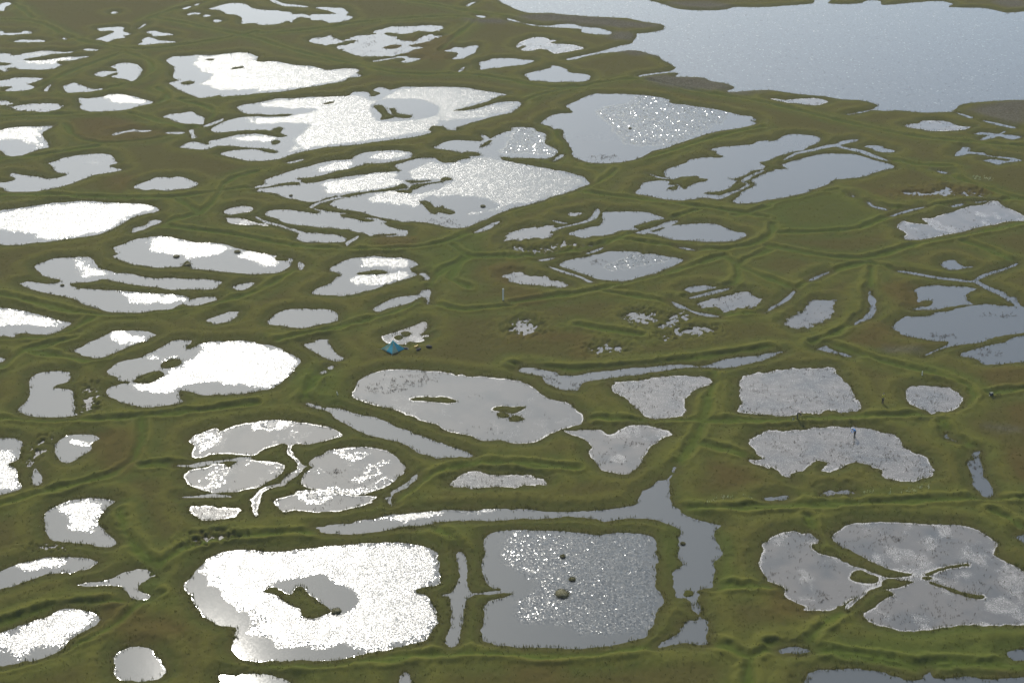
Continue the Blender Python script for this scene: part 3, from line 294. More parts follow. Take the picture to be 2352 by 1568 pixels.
RUFFLED = [
  (1, '-951,3409 -940,3427 -921,3431 -892,3417 -860,3396 -841,3380 -843,3364 -860,3353 -887,3360 -908,3356 -931,3376'),
  (1, '-578,3353 -552,3380 -472,3400 -368,3425 -319,3384 -292,3417 -269,3458 -219,3483 -116,3479 -26,3425 -73,3368 -124,3321 -87,3313 -38,3353 0,3368 15,3360 0,3306 -25,3290 -85,3253 -157,3230 -179,3172 -247,3129 -338,3094 -414,3067 -469,3034 -477,3040 -456,3074 -468,3115 -457,3172 -450,3215 -518,3223 -565,3215 -572,3260 -504,3264 -478,3290 -442,3313 -507,3321 -553,3333'),
  (1, '-602,3129 -554,3143 -523,3136 -509,3119 -533,3094 -548,3101 -584,3101'),
  (1, '-596,3253 -572,3262 -566,3223 -587,3230'),
  (1, '-789,3696 -795,3743 -754,3743 -721,3758 -690,3770 -664,3762 -643,3734 -637,3734 -637,3696 -596,3694 -552,3670 -467,3627 -439,3618 -387,3630 -374,3605 -382,3569 -410,3534 -463,3500 -530,3462 -599,3441 -602,3462 -640,3458 -689,3458 -739,3508 -725,3578 -763,3614 -785,3659'),
  (1, '-1136,3172 -1103,3188 -1076,3195 -1029,3195 -1026,3158 -1005,3101 -996,3067 -1008,3060 -1036,3094 -1049,3115 -1098,3108 -1117,3108'),
  (1, '-385,2851 -361,2870 -319,2888 -277,2913 -233,2916 -231,2888 -214,2864 -238,2834 -290,2810 -336,2795 -367,2804'),
  (1, '-205,2930 -169,2981 -146,2968 -102,2975 -66,3007 0,2975 76,2936 115,2913 150,2864 125,2822 64,2769 6,2730 0,2736 -32,2702 -73,2691 -87,2691 -69,2708 -32,2730 -43,2752 -64,2781 -107,2784 -139,2778 -160,2781 -176,2764 -178,2730 -221,2741 -264,2752 -284,2769 -272,2798 -226,2816 -221,2807 -199,2801 -162,2816 -137,2851 -121,2873 -164,2876 -208,2879 -211,2925'),
  (1, '-306,3001 -286,3034 -246,3040 -213,3034 -221,3007 -261,2994 -287,2988'),
  (1, '-398,2930 -382,2962 -339,2988 -327,2981 -329,2949 -340,2925 -353,2922 -396,2914 -402,2922'),
  (1.25, '0,3172 19,3186 48,3179 70,3129 67,3088 92,3040 80,3014 34,3027 0,3020 0,3020 -23,3034 -12,3101'),
  (1.28, '192,3298 223,3337 262,3360 304,3417 360,3368 457,3317 488,3290 470,3230 443,3201 387,3122 344,3088 300,3067 244,3088 224,3150 216,3208 199,3260'),
  (1, '-992,2697 -976,2700 -916,2730 -854,2750 -802,2752 -707,2740 -681,2719 -722,2675 -750,2619 -786,2587 -838,2571 -873,2576 -887,2591 -928,2606 -967,2617'),
  (1, '-663,2556 -657,2582 -625,2581 -598,2566 -546,2553 -502,2531 -460,2514 -426,2492 -413,2454 -426,2451 -453,2463 -482,2489 -483,2509 -496,2526 -519,2511 -536,2499 -578,2485 -592,2497 -616,2499 -648,2521'),
  (1, '-777,2482 -767,2480 -751,2463 -731,2444 -704,2426 -687,2419 -701,2412 -719,2408 -743,2405 -761,2440'),
  (1, '-670,2345 -638,2343 -579,2335 -551,2322 -548,2313 -566,2303 -601,2296 -629,2300 -647,2317'),
  (1, '-864,2277 -831,2275 -790,2259 -755,2241 -740,2224 -744,2209 -776,2209 -813,2215 -844,2213'),
  (1, '-642,2185 -637,2195 -617,2189 -593,2177 -586,2159 -597,2155 -613,2147 -630,2157'),
  (.6, '-442,2664 -400,2659 -305,2627 -335,2622 -398,2640'),
  (1, '-273,2473 -270,2487 -247,2491 -204,2487 -183,2463 -182,2444 -201,2438 -239,2444 -263,2454'),
  (1, '-283,2401 -256,2410 -218,2417 -185,2433 -171,2417 -198,2390 -233,2370 -265,2372 -278,2390'),
  (1.22, '157,2440 173,2463 204,2487 225,2509 281,2487 270,2468 230,2449 181,2435'),
  (1, '-484,2151 -459,2157 -406,2155 -406,2151 -365,2132 -328,2092 -337,2056 -355,2018 -385,2011 -411,2021 -452,2020 -484,2014 -506,2001 -521,1994 -555,1999 -572,2018 -543,2023 -531,2042 -514,2078 -507,2092 -488,2125'),
  (.9, '-572,2103 -553,2110 -520,2114 -513,2125 -510,2123 -525,2099 -543,2085 -550,2070 -545,2096'),
  (1, '-626,1850 -615,1853 -601,1847 -592,1838 -594,1832 -612,1841'),
  (1, '-728,1830 -706,1829 -694,1825 -689,1807 -691,1787 -675,1770 -661,1732 -681,1715 -693,1715'),
  (1, '-369,1897 -354,1908 -316,1905 -320,1888 -337,1879 -358,1891'),
  (.8, '-445,1813 -441,1825 -448,1848 -441,1869 -418,1869 -411,1875 -421,1839 -425,1819'),
  (.9, '-247,1822 -239,1827 -224,1819 -204,1814 -213,1806 -231,1807'),
  (.9, '-217,1745 -200,1759 -189,1773 -188,1793 -173,1798 -166,1791 -179,1776 -190,1756 -204,1745'),
  (.8, '-270,1726 -240,1726 -212,1729 -190,1734 -170,1756 -152,1773 -156,1749 -182,1721 -212,1713'),
  (1, '-288,1710 -280,1718 -260,1717 -246,1707 -252,1697 -269,1694'),
  (1, '-591,1681 -577,1692 -560,1693 -544,1686 -538,1669 -537,1664 -539,1649 -538,1626 -553,1631 -569,1639 -578,1654 -585,1669'),
  (1, '-613,1549 -597,1559 -580,1566 -560,1562 -554,1555 -571,1549 -596,1543'),
  (1, '-601,1413 -581,1423 -557,1439 -530,1462 -501,1458 -486,1445 -496,1425 -508,1409 -515,1391 -534,1388 -544,1381 -568,1379 -592,1383'),
  (1, '-376,1539 -378,1559 -367,1573 -338,1585 -321,1583 -289,1580 -240,1588 -186,1597 -131,1596 -100,1583 -89,1543 -88,1521 -112,1505 -114,1494 -98,1477 -88,1447 -95,1417 -106,1403 -143,1396 -168,1391 -193,1397 -231,1396 -258,1397 -277,1413 -294,1423 -296,1443 -302,1460 -303,1462 -324,1470 -352,1507 -359,1525'),
  (.8, '-14,1614 0,1624 0,1626 56,1626 103,1618 139,1621 166,1618 180,1604 176,1552 173,1514 181,1481 168,1454 164,1433 145,1415 113,1413 76,1419 51,1429 8,1439 3,1464 8,1488 26,1505 20,1525 0,1548 -12,1564'),
  (1, '-198,1646 -163,1659 -128,1669 -78,1673 -22,1676 -36,1669 -64,1665 -92,1664 -134,1652 -176,1650'),
  (1, '-1231,3696 -1193,3696 -1151,3710 -1115,3729 -1077,3732 -1112,3696 -1137,3668 -1185,3668'),
  (.9, '-1223,3753 -1199,3777 -1181,3782 -1143,3774 -1173,3753 -1195,3734'),
  (.7, '-877,2968 -863,2984 -845,2968 -851,2955'),
]
CALM = [
  '-301,3376 -264,3384 -213,3376 -184,3345 -175,3298 -193,3264 -221,3253 -291,3245 -313,3337',
  '-292,1505 -271,1514 -248,1521 -232,1521 -212,1505 -199,1494 -192,1475 -200,1462 -207,1460 -215,1464 -233,1483 -254,1505 -261,1488 -282,1496',
]
TROUGHS = [
  '0,2708 63,2764 118,2798 151,2834 184,2845 193,2888 211,2925',
  '133,2804 192,2787 253,2758 315,2736 376,2724 436,2702 484,2670',
  '492,2724 456,2697 423,2680',
  '493,2736 541,2769 588,2798 644,2810',
  '354,2708 309,2675 243,2617 199,2566 158,2536 78,2492 0,2482',
  '199,2566 257,2546 333,2516 381,2506 432,2526 468,2566 493,2596 487,2638',
  '379,2492 326,2449 245,2403 177,2372 157,2341 110,2328 55,2324 0,2298',
  '157,2341 202,2320 265,2309 289,2277 339,2247 383,2237 423,2265',
  '378,2487 399,2426 442,2390 476,2372 481,2354',
  '461,2516 405,2473 364,2449 405,2399 412,2385 350,2337 293,2320',
  '463,2536 517,2501 589,2473 626,2463 698,2526 786,2566 877,2606 959,2643',
  '493,2596 553,2599 648,2599 685,2648 736,2697',
  '643,2807 686,2752 718,2708 737,2700 807,2733 897,2752 942,2764 995,2764',
  '865,2922 905,2864 950,2792 994,2758',
  '626,2463 584,2444 540,2412 495,2372 480,2350',
  '626,2463 676,2431 780,2390',
  '823,2556 855,2526 887,2468',
  '631,2440 608,2350 603,2307 599,2265 558,2220 513,2170 475,2151',
  '497,2151 549,2092 610,2063 671,2042 694,2004 711,1984 659,1935 621,1910 545,1919 497,1919 417,1910 369,1902 282,1905 259,1906 204,1903 157,1906 79,1916',
  '620,1903 617,1860 641,1836 648,1825',
  '711,1984 767,2001',
  '313,2067 305,2014 287,1974 277,1897 264,1854 241,1810 222,1779',
  '270,1839 317,1810 338,1798',
  '335,1679 422,1684 494,1686 598,1702 677,1699',
  '335,1679 285,1676 219,1676',
  '384,1654 385,1621 388,1595',
  '393,1462 376,1443 359,1429 348,1413 339,1399 337,1387',
  '293,1395 338,1393 376,1373 423,1366 467,1356 465,1341',
  '656,1631 641,1654 625,1669',
  '573,1354 507,1360 467,1356',
  '243,1505 309,1505',
  '224,1399 248,1385 270,1369 258,1328',
  '270,1371 291,1383',
  '168,1393 111,1373 37,1368 0,1373 -62,1387 -117,1373 -177,1360 -250,1352 -287,1360',
  '-64,1578 -69,1599 -91,1624 -103,1641',
  '-272,2092 -291,2053 -308,1987 -305,1961',
  '-376,1954 -445,1935 -535,1910 -598,1910 -658,1897 -739,1910',
  '-535,1910 -519,1854 -507,1781 -524,1756 -585,1734 -637,1713 -671,1681',
  '-507,1781 -478,1784 -448,1784',
  '-787,2067 -762,2129 -732,2144 -695,2167',
  '-760,2121 -714,2107 -658,2088 -628,2103',
  '-865,2328 -804,2307 -736,2257 -687,2241 -609,2249 -525,2277 -458,2315 -432,2328 -393,2381 -374,2449',
  '-686,2237 -710,2193 -749,2173 -815,2162',
  '-1000,2781 -918,2792 -829,2775 -743,2769 -646,2764 -600,2804 -507,2828',
  '-645,2758 -591,2691 -653,2643',
  '-591,2691 -569,2747 -582,2888 -520,2913',
  '-654,2627 -565,2606 -469,2576 -403,2526 -285,2521 -167,2516 -109,2546 -81,2596 -71,2606',
  '-109,2536 -78,2487 0,2487',
  '-78,2482 -124,2440 -151,2394 -139,2350 -133,2290 -189,2265 -240,2224 -306,2185 -372,2159',
  '-129,2290 -81,2269 0,2286',
  '-88,2482 -108,2394 -75,2359',
  '106,2213 158,2193 209,2177',
  '0,2078 83,2049 150,2063 253,2088 357,2114 404,2136',
  '-1387,4072 -1302,4083 -1251,4028 -1177,3922 -1127,3861 -1033,3821 -952,3772 -866,3821 -763,3871 -676,3953',
  '-1305,4094 -1393,4244 -1446,4268',
  '-989,4072 -961,4151 -888,4244 -834,4286',
  '-979,4094 -879,4039 -779,3964 -668,3902 -567,3782 -448,3696 -361,3641 -276,3569 -172,3578 -80,3578 0,3534 77,3458 154,3483',
  '-673,3933 -590,3953 -479,3996 -398,4061 -281,4083 -164,4117 -105,4105 -89,4083 -130,3964 -156,3881 -180,3772',
  '-293,4268 -183,4209 -121,4151 -15,4105',
  '-978,3762 -1028,3687 -1064,3614 -1105,3552 -1108,3483 -1115,3417 -1191,3417',
  '-978,3762 -895,3696 -859,3587 -907,3508 -969,3441 -1041,3425',
  '-834,3466 -800,3425 -767,3384 -810,3353 -859,3290 -930,3283 -1026,3275 -1144,3260',
  '-765,3376 -697,3345 -648,3275 -675,3223 -702,3172',
  '-857,3283 -785,3230 -702,3172',
  '-984,3208 -966,3136 -916,3081 -835,3081 -751,3122 -696,3143',
  '-1062,2988 -975,3001 -919,3047 -878,3067',
  '-767,3384 -704,3384 -595,3417',
  '0,3321 76,3441 180,3483 262,3552 314,3552 409,3458 587,3360 693,3260 796,3172 899,3108 1086,3067',
  '779,2988 838,2949 903,2943',
  '91,3186 112,3101 128,3020 90,2981',
  '156,2949 224,2955 319,3020 447,3136 548,3186',
  '-157,1684 -139,1740 -98,1790 -38,1801 0,1784 45,1779 89,1773',
  '-596,1431 -553,1460 -519,1475 -467,1475 -441,1475 -418,1490',
  '-441,1475 -437,1429 -487,1399 -572,1349',
  '-511,1669 -493,1619 -462,1571 -437,1548',
  '-437,1548 -419,1595 -387,1609 -332,1611 -298,1619 -257,1621',
]
PATCHES = [
  ('h', '24,4117 104,4128 237,4094 352,4045 396,4017 376,3985 261,3996 147,4045 44,4061'),
  ('h', '255,3943 273,3959 320,3933 314,3881 282,3866 249,3891'),
  ('h', '314,3552 368,3565 445,3552 504,3500 516,3475 485,3450 409,3458 348,3491'),
  ('h', '262,3772 304,3787 356,3743 363,3724 314,3734'),
  ('h', '1036,3313 1094,3345 1179,3376 1130,3215 1068,3253 1040,3283'),
  ('h', '1369,4292 1453,4292 1428,4209 1378,4197 1355,4244'),
  ('h', '441,4256 522,4262 596,4244 604,4209 544,4191 470,4209'),
  ('h', '579,2129 601,2138 635,2136 644,2123 621,2110 588,2116'),
  ('h', '-134,4083 -45,4072 0,4061 0,4039 -103,4045'),
  ('h', '678,1888 709,1888 726,1875 705,1872'),
  ('h', '504,3441 560,3441 599,3441 531,3413'),
  ('b', '0,2367 46,2337 55,2298 0,2282'),
  ('b', '-48,2440 0,2449 0,2372 -19,2372 -44,2403'),
  ('b', '105,2198 121,2159 122,2103 102,2099 96,2140'),
  ('b', '575,2216 615,2205 632,2173 615,2159 554,2159'),
  ('b', '538,2167 647,2147 683,2155 643,2132 558,2136'),
  ('b', '724,2053 783,2056 771,2014 730,2014'),
  ('b', '725,1941 751,1948 732,1885 716,1885'),
  ('b', '689,1819 714,1825 693,1753 684,1759'),
  ('b', '0,1360 49,1350 36,1328 0,1328'),
  ('b', '313,1503 326,1490 346,1464 343,1449 301,1449'),
  ('b', '-966,3230 -857,3230 -754,3136 -837,3088 -921,3101'),
  ('b', '-799,2876 -758,2888 -750,2804 -793,2804'),
  ('b', '-231,2586 -170,2576 -178,2536 -247,2541'),
  ('b', '0,2185 122,2185 156,2159 0,2159'),
  ('b', '270,1796 328,1781 320,1726 262,1726'),
  ('b', '-588,1869 -535,1875 -515,1781 -559,1781'),
  ('b', '718,2804 766,2781 904,2781 950,2792 918,2834 832,2834'),
  ('b', '634,2359 684,2359 677,2290 644,2290'),
  ('b', '-494,1481 -423,1449 -378,1419 -424,1399 -464,1409'),
  ('b', '-378,3831 -157,3922 -153,3801 -190,3696'),
  ('g', '-341,2049 -276,2063 -235,1981 -246,1935 -305,1961'),
  ('g', '492,2151 552,2107 675,2056 706,1987 687,2039 596,2074 518,2107'),
  ('g', '209,1784 227,1781 217,1686 241,1669 218,1669 212,1740'),
  ('g', '473,1421 593,1419 575,1360 471,1360 375,1369 341,1389'),
  ('g', '491,2719 641,2792 688,2664 635,2606 496,2617'),
  ('g', '210,1644 215,1607 202,1557 210,1503 201,1494 196,1559'),
  ('g', '258,1619 265,1571 246,1507 263,1507 277,1595'),
  ('g', '-167,2516 -70,2586 -49,2511 -85,2394 -123,2394'),
  ('g', '-458,1552 -431,1539 -427,1481 -446,1470'),
  ('x', '47,2049 75,2049 79,2021 62,2014 49,2028'),
  ('x', '87,2025 102,2021 98,2001 88,2001'),
  ('x', '726,2121 747,2136 763,2132 766,2118 752,2107 731,2110'),
  ('x', '453,1607 471,1616 500,1619 501,1609 479,1587 457,1583 450,1595'),
  ('x', '-220,1994 -209,2025 -158,2042 -125,2046 -116,2032 -155,2001 -187,1987'),
  ('x', '-247,1770 -239,1781 -226,1773 -229,1759 -238,1756'),
  ('x', '500,1534 530,1548 562,1555 562,1550 528,1540 503,1528'),
  ('x', '507,1518 526,1506 549,1492 568,1490 564,1482 544,1484 519,1504'),
  ('x', '356,1490 371,1496 380,1490 369,1475 359,1477'),
  ('x', '159,3007 216,3020 215,2988 169,2988'),
  ('x', '-163,2670 -124,2675 -102,2638 -133,2638'),
  ('x', '135,2463 155,2480 170,2473 157,2454'),
  ('x', '-391,3851 -368,3876 -347,3861 -364,3831'),
  ('x', '438,1822 450,1833 467,1845 469,1841 454,1822'),
  ('x', '512,1813 530,1816 530,1804 516,1801'),
  ('x', '772,2261 826,2261 822,2245 773,2245'),
  ('x', '673,2185 707,2181 703,2166 673,2170'),
  ('x', '630,1790 642,1790 640,1773 628,1770'),
  ('x', '160,1851 171,1845 199,1845 191,1836 160,1836'),
  ('w', '460,1713 485,1715 530,1719 560,1725 572,1713 527,1708 469,1707'),
  ('w', '256,1697 274,1705 311,1713 317,1702 287,1692 258,1689'),
  ('w', '927,2888 960,2876 955,2857 928,2870'),
]
TUSSOCKS = [
  (25.86, 318.48, 0.26, 'tiny dark tussock alone in the leaf shaped pond below the lake'),
  (-59.85, 249.08, 0.50, 'dark round tussock in the oval pond beside its white glare'),
  (-49.32, 251.21, 0.51, 'dark tussock at the right end of the oval pond'),
  (-57.22, 245.48, 0.58, 'big leaning tussock on the lower shore of the oval pond'),
  (-77.04, 236.91, 0.22, 'small black tussock at the gap of the forked pond'),
  (6.30, 156.90, 0.30, 'smallest of three tussocks in the square sparkling pond'),
  (7.35, 152.10, 0.37, 'middle one of three tussocks in the square sparkling pond'),
  (6.01, 149.15, 0.81, 'largest and flattest of three tussocks in the square sparkling pond'),
  (-20.77, 145.73, 0.57, 'round tussock beside the dark islet of the blinding bottom pond'),
  (-5.59, 272.99, 0.46, 'dark round tussock in the right half of the dyked sparkling pond'),
  (-43.27, 278.55, 0.30, 'little tussock at the left end of the dyked sparkling pond'),
  (21.56, 159.69, 0.19, 'green tuft standing in the broad channel near its left bank'),
]
SPOT = {
  'tent_left': (-20.51, 212.46),
  'tent_front': (-18.70, 210.64),
  'tent_right': (-16.72, 212.36),
  'gear_tent': (-16.65, 212.54),
  'gear_white': (-16.35, 212.37),
  'gear_yellow': (-15.11, 213.06),
  'gear_dark': (-14.77, 212.15),
  'gear_grey': (-14.45, 212.49),
  'gear_far': (-13.12, 213.23),
  'tall_post': (-1.48, 230.46),
  'person_yellow': (54.40, 195.28),
  'person_dark': (41.13, 190.49),
  'person_blue': (48.40, 185.96),
  'bucket': (40.57, 190.68),
  'stake_right': (62.24, 203.73),
  'box_right': (70.96, 197.49),
  'stake_left': (-25.81, 197.64),
}

rng = np.random.default_rng(7)
random.seed(7)


def pts(s):
    return np.array([[float(v) for v in p.split(',')] for p in s.split()]) * 0.1


def smooth_closed(p, n=4):
    """Catmull-Rom (centripetal-ish, low tension) round a closed outline."""
    a, b, c, d = np.roll(p, 1, 0), p, np.roll(p, -1, 0), np.roll(p, -2, 0)
    out = []
    for k in range(n):
        t = k / n
        m1, m2 = (c - a) * 0.42, (d - b) * 0.42
        # keep the tangents from overshooting short edges
        L = np.linalg.norm(c - b, axis=1, keepdims=True) + 1e-6
        m1 = m1 * np.minimum(1, 1.2 * L / (np.linalg.norm(m1, axis=1, keepdims=True) + 1e-6))
        m2 = m2 * np.minimum(1, 1.2 * L / (np.linalg.norm(m2, axis=1, keepdims=True) + 1e-6))
        h00, h10, h01, h11 = 2*t**3-3*t*t+1, t**3-2*t*t+t, -2*t**3+3*t*t, t**3-t*t
        out.append(h00*b + h10*m1 + h01*c + h11*m2)
    return np.stack(out, 1).reshape(-1, 2)


def vnoise(x, y, seed=0):
    xi = np.floor(x).astype(np.int64); yi = np.floor(y).astype(np.int64)
    fx = x - xi; fy = y - yi
    fx = fx*fx*(3-2*fx); fy = fy*fy*(3-2*fy)

    def h(a, b):
        v = (a*374761393 + b*668265263 + seed*974634777) & 0xffffffff
        v = ((v ^ (v >> 13)) * 1274126177) & 0xffffffff
        v = v ^ (v >> 16)
        return (v & 0xffffff) / float(0xffffff)
    return ((h(xi, yi)*(1-fx) + h(xi+1, yi)*fx)*(1-fy) + (h(xi, yi+1)*(1-fx) + h(xi+1, yi+1)*fx)*fy)


def fbm(x, y, seed=0, octv=4):
    s, a, t = 0, 1.0, 0
    for k in range(octv):
        s = s + a*vnoise(x*2**k + 17.3*k, y*2**k - 9.1*k, seed+k); t += a; a *= 0.5
    return s / t


def sstep(a, b, x):
    t = np.clip((x-a)/(b-a), 0, 1)
    return t*t*(3-2*t)


# ------------------------------------------------------------------ the land as one height sheet: fine where the photograph looks, coarse to the horizon
ys = [116.0]
while ys[-1] < 470:
    ys.append(ys[-1] + 0.155*(ys[-1]/125.0)**1.25)
NEAR = [-4000, -1500, -500, -100, 0, 40, 70, 90, 100, 108, 113]
FAR = []
v = ys[-1]; st = 2.0
while v < 9000:
    v += st; st *= 1.35; FAR.append(v)
Y = np.array(NEAR + ys + FAR)
NF = 880
uf = np.linspace(-0.355, 0.355, NF)
side = np.array([0.36, 0.37, 0.39, 0.42, 0.46, 0.52, 0.6, 0.7, 0.85, 1.1, 1.6, 2.6, 5.0, 12.0, 40.0])
U = np.concatenate([-side[::-1], uf, side])
NX, NY = len(U), len(Y)
WID = np.maximum(Y, 112.0) + 58.0
GX = (U[None, :] * WID[:, None])
GY = np.repeat(Y[:, None], NX, 1)
DUX = np.gradient(U)[None, :] * WID[:, None]
DYY = np.gradient(Y)[:, None] * np.ones((1, NX))
CELL = np.abs(DUX * DYY)


def window(lo, hi):
    r0 = max(0, np.searchsorted(Y, lo[1]) - 1); r1 = min(NY, np.searchsorted(Y, hi[1]) + 1)
    wmin, wmax = WID[r0], WID[max(r0, r1-1)]
    ulo = min(lo[0]/wmin, lo[0]/wmax); uhi = max(hi[0]/wmin, hi[0]/wmax)
    c0 = max(0, np.searchsorted(U, ulo) - 1); c1 = min(NX, np.searchsorted(U, uhi) + 1)
    return slice(r0, r1), slice(c0, c1)


def seg_dist2(px, py, a, b):
    d = b - a
    t = np.clip(((px-a[0])*d[0] + (py-a[1])*d[1]) / max(d[0]*d[0]+d[1]*d[1], 1e-9), 0, 1)
    return (px-a[0]-t*d[0])**2 + (py-a[1]-t*d[1])**2


def signed(poly, margin):
    """window + signed distance (negative inside) of the grid points round an outline"""
    lo, hi = poly.min(0) - margin, poly.max(0) + margin
    rs, cs = window(lo, hi)
    px, py = GX[rs, cs], GY[rs, cs]
    if px.size == 0:
        return None
    best = np.full(px.shape, margin*margin)
    ins = np.zeros(px.shape, bool)
    n = len(poly)
    xmin = px.min(1); xmax = px.max(1); yrow = py[:, 0]
    for i in range(n):
        a, b = poly[i], poly[(i+1) % n]
        y0, y1 = min(a[1], b[1]), max(a[1], b[1])
        k0, k1 = np.searchsorted(yrow, [y0-margin, y1+margin])
        if k1 > k0:
            sub = slice(k0, k1)
            d2 = seg_dist2(px[sub], py[sub], a, b)
            np.minimum(best[sub], d2, out=best[sub])
        if a[1] != b[1]:
            k0, k1 = np.searchsorted(yrow, [y0, y1])
            if k1 > k0:
                yy = yrow[k0:k1]
                xc = a[0] + (yy-a[1])*(b[0]-a[0])/(b[1]-a[1])
                ins[k0:k1] ^= px[k0:k1] < xc[:, None]
    d = np.sqrt(best)
    return rs, cs, np.where(ins, -d, d), ins


MARG = 5.0
SD = np.full((NY, NX), MARG)
OWN = np.full((NY, NX), -1, np.int32)
WOB = (vnoise(GX/0.9, GY/0.9, 3)-0.5)*0.30 + (vnoise(GX/0.33, GY/0.33, 4)-0.5)*0.22 + (vnoise(GX/2.7, GY/2.7, 5)-0.5)*0.35
SHALL = [0.0]*len(PONDS)
for k, (fl, lab, s) in enumerate(PONDS):
    p = pts(s)
    p = smooth_closed(p, 4 if 't' not in fl else 3)
    r = signed(p, MARG)
    if r is None:
        continue
    rs, cs, d, ins = r
    wob = WOB[rs, cs]
    amp = 0.35 if 't' in fl else (1.6 if 'f' in fl else (1.15 if ('s' in fl or 'm' in fl) else 0.9))
    d = d + wob*amp*np.clip(np.abs(d)*0 + 1, 0, 1) - (0.10 if 't' in fl else 0.03)
    if 'f' in fl:
        d = d + (fbm(GX[rs, cs]/0.5, GY[rs, cs]/0.7, 97, 3)-0.43)*5.0
    elif 's' in fl or 'm' in fl:
        d = d + (fbm(GX[rs, cs]/0.8, GY[rs, cs]/1.1, 98, 3)-0.5)*(1.6 if 's' in fl else 0.8)
    m = d < SD[rs, cs]
    SD[rs, cs] = np.where(m, d, SD[rs, cs])
    OWN[rs, cs] = np.where(m, k, OWN[rs, cs])
ISL = np.full((NY, NX), MARG)
for s in ISLANDS:
    r = signed(smooth_closed(pts(s), 4), MARG)
    rs, cs, d, ins = r
    d = d + WOB[rs, cs]*0.7 - 0.22
    ISL[rs, cs] = np.minimum(ISL[rs, cs], d)
W = np.maximum(SD, -ISL)           # >0 land, <0 water
FLAG = {c: np.zeros((NY, NX), np.float32) for c in 'erslmftk'}
fl_arr = {c: np.array([1.0 if c in p[0] else 0.0 for p in PONDS] + [0.0], np.float32) for c in 'erslmftk'}
for c in FLAG:
    FLAG[c] = fl_arr[c][OWN]

RUF = np.zeros((NY, NX), np.float32)
EDGE = (fbm(GX/1.6, GY/2.4, 31, 3)-0.5)*2.2
for a, s in RUFFLED:
    r = signed(smooth_closed(pts(s), 3), 3.0)
    if r is None:
        continue
    rs, cs, d, ins = r
    f = a*sstep(1.5, -0.9, d + 1.15*EDGE[rs, cs])
    RUF[rs, cs] = np.maximum(RUF[rs, cs], f)
for s in CALM:
    rs, cs, d, ins = signed(smooth_closed(pts(s), 3), 3.0)
    RUF[rs, cs] *= sstep(-0.7, 0.7, d - 0.7 + 0.6*EDGE[rs, cs])

TR = np.full((NY, NX), 6.0)
for s in TROUGHS:
    p = pts(s)
    q = [p[0]]
    for a, b in zip(p[:-1], p[1:]):
        n = max(1, int(np.linalg.norm(b-a)/4))
        q += [a + (b-a)*(i+1)/n for i in range(n)]
    q = np.array(q)
    if len(q) > 4:
        for _ in range(2):
            q[1:-1] = 0.25*q[:-2] + 0.5*q[1:-1] + 0.25*q[2:]
    for a, b in zip(q[:-1], q[1:]):
        rs, cs = window(np.minimum(a, b)-6, np.maximum(a, b)+6)
        if (rs.stop-rs.start) <= 0 or (cs.stop-cs.start) <= 0:
            continue
        d = np.sqrt(seg_dist2(GX[rs, cs], GY[rs, cs], a, b))
        TR[rs, cs] = np.minimum(TR[rs, cs], d)
TRW = TR + (vnoise(GX/3.5, GY/3.5, 11)-0.5)*0.8 + (vnoise(GX/0.8, GY/0.8, 12)-0.5)*0.4

PAT = {c: np.zeros((NY, NX), np.float32) for c in 'hbgxw'}
PE = (fbm(GX/5.0, GY/7.0, 51, 4)-0.5)*5.0
for c, s in PATCHES:
    r = signed(smooth_closed(pts(s), 3), 5.0)
    if r is None:
        continue
    rs, cs, d, ins = r
    PAT[c][rs, cs] = np.maximum(PAT[c][rs, cs], sstep(2.0, -2.0, d + PE[rs, cs]*(0.5 if c == 'h' else 1.0)) if c in 'hbg' else sstep(0.5, -0.5, d + PE[rs, cs]*0.25))

land = np.clip(W, 0, None)
base = 0.16 + 0.22*fbm(GX/18.0, GY/18.0, 21, 3)
shoulder = sstep(0.0, 0.30, land)*0.13 + sstep(0.0, 2.2, land)
damp = sstep(0.2, 2.0, land)
ridge = 0.24*np.exp(-((np.abs(TRW)-1.15)/0.5)**2) - 0.18*np.exp(-(TRW/0.6)**2)
rimridge = 0.20*np.exp(-((land-2.6)/1.1)**2)
fine = (vnoise(GX/0.55, GY/0.8, 61)-0.5)*0.10 + (vnoise(GX/0.24, GY/0.36, 62)-0.5)*0.05 + (fbm(GX/2.4, GY/3.2, 63, 2)-0.5)*0.16
ZL = 0.012 + (shoulder*base*0.75) + damp*(ridge + rimridge*0.8) + fine*sstep(0.0, 0.8, land)
ZL = np.maximum(ZL, 0.012 + 0.05*sstep(0, 0.2, land))
ZW = -0.03 - 0.5*sstep(0.0, 1.5, -W)
Z = np.where(W > 0, ZL, np.maximum(ZW, W*0.35-0.01))
far = (GY > 480) | (GY < 112) | (np.abs(GX) > 0.40*WID[:, None])
Z = np.where(far & (W > 0), 0.25, Z)


def gz(x, y):
    j = int(np.clip(np.searchsorted(Y, y), 1, NY-1)); j = j if abs(Y[j]-y) < abs(Y[j-1]-y) else j-1
    u = x / WID[j]
    i = int(np.clip(np.searchsorted(U, u), 1, NX-1)); i = i if abs(U[i]-u) < abs(U[i-1]-u) else i-1
    return float(max(Z[j, i], 0.0))


# ------------------------------------------------------------------ small helpers
def tag(o, label=None, cat=None, group=None, kind=None):
    if label: o['label'] = label
    if cat: o['category'] = cat
    if group: o['group'] = group
    if kind: o['kind'] = kind
    return o


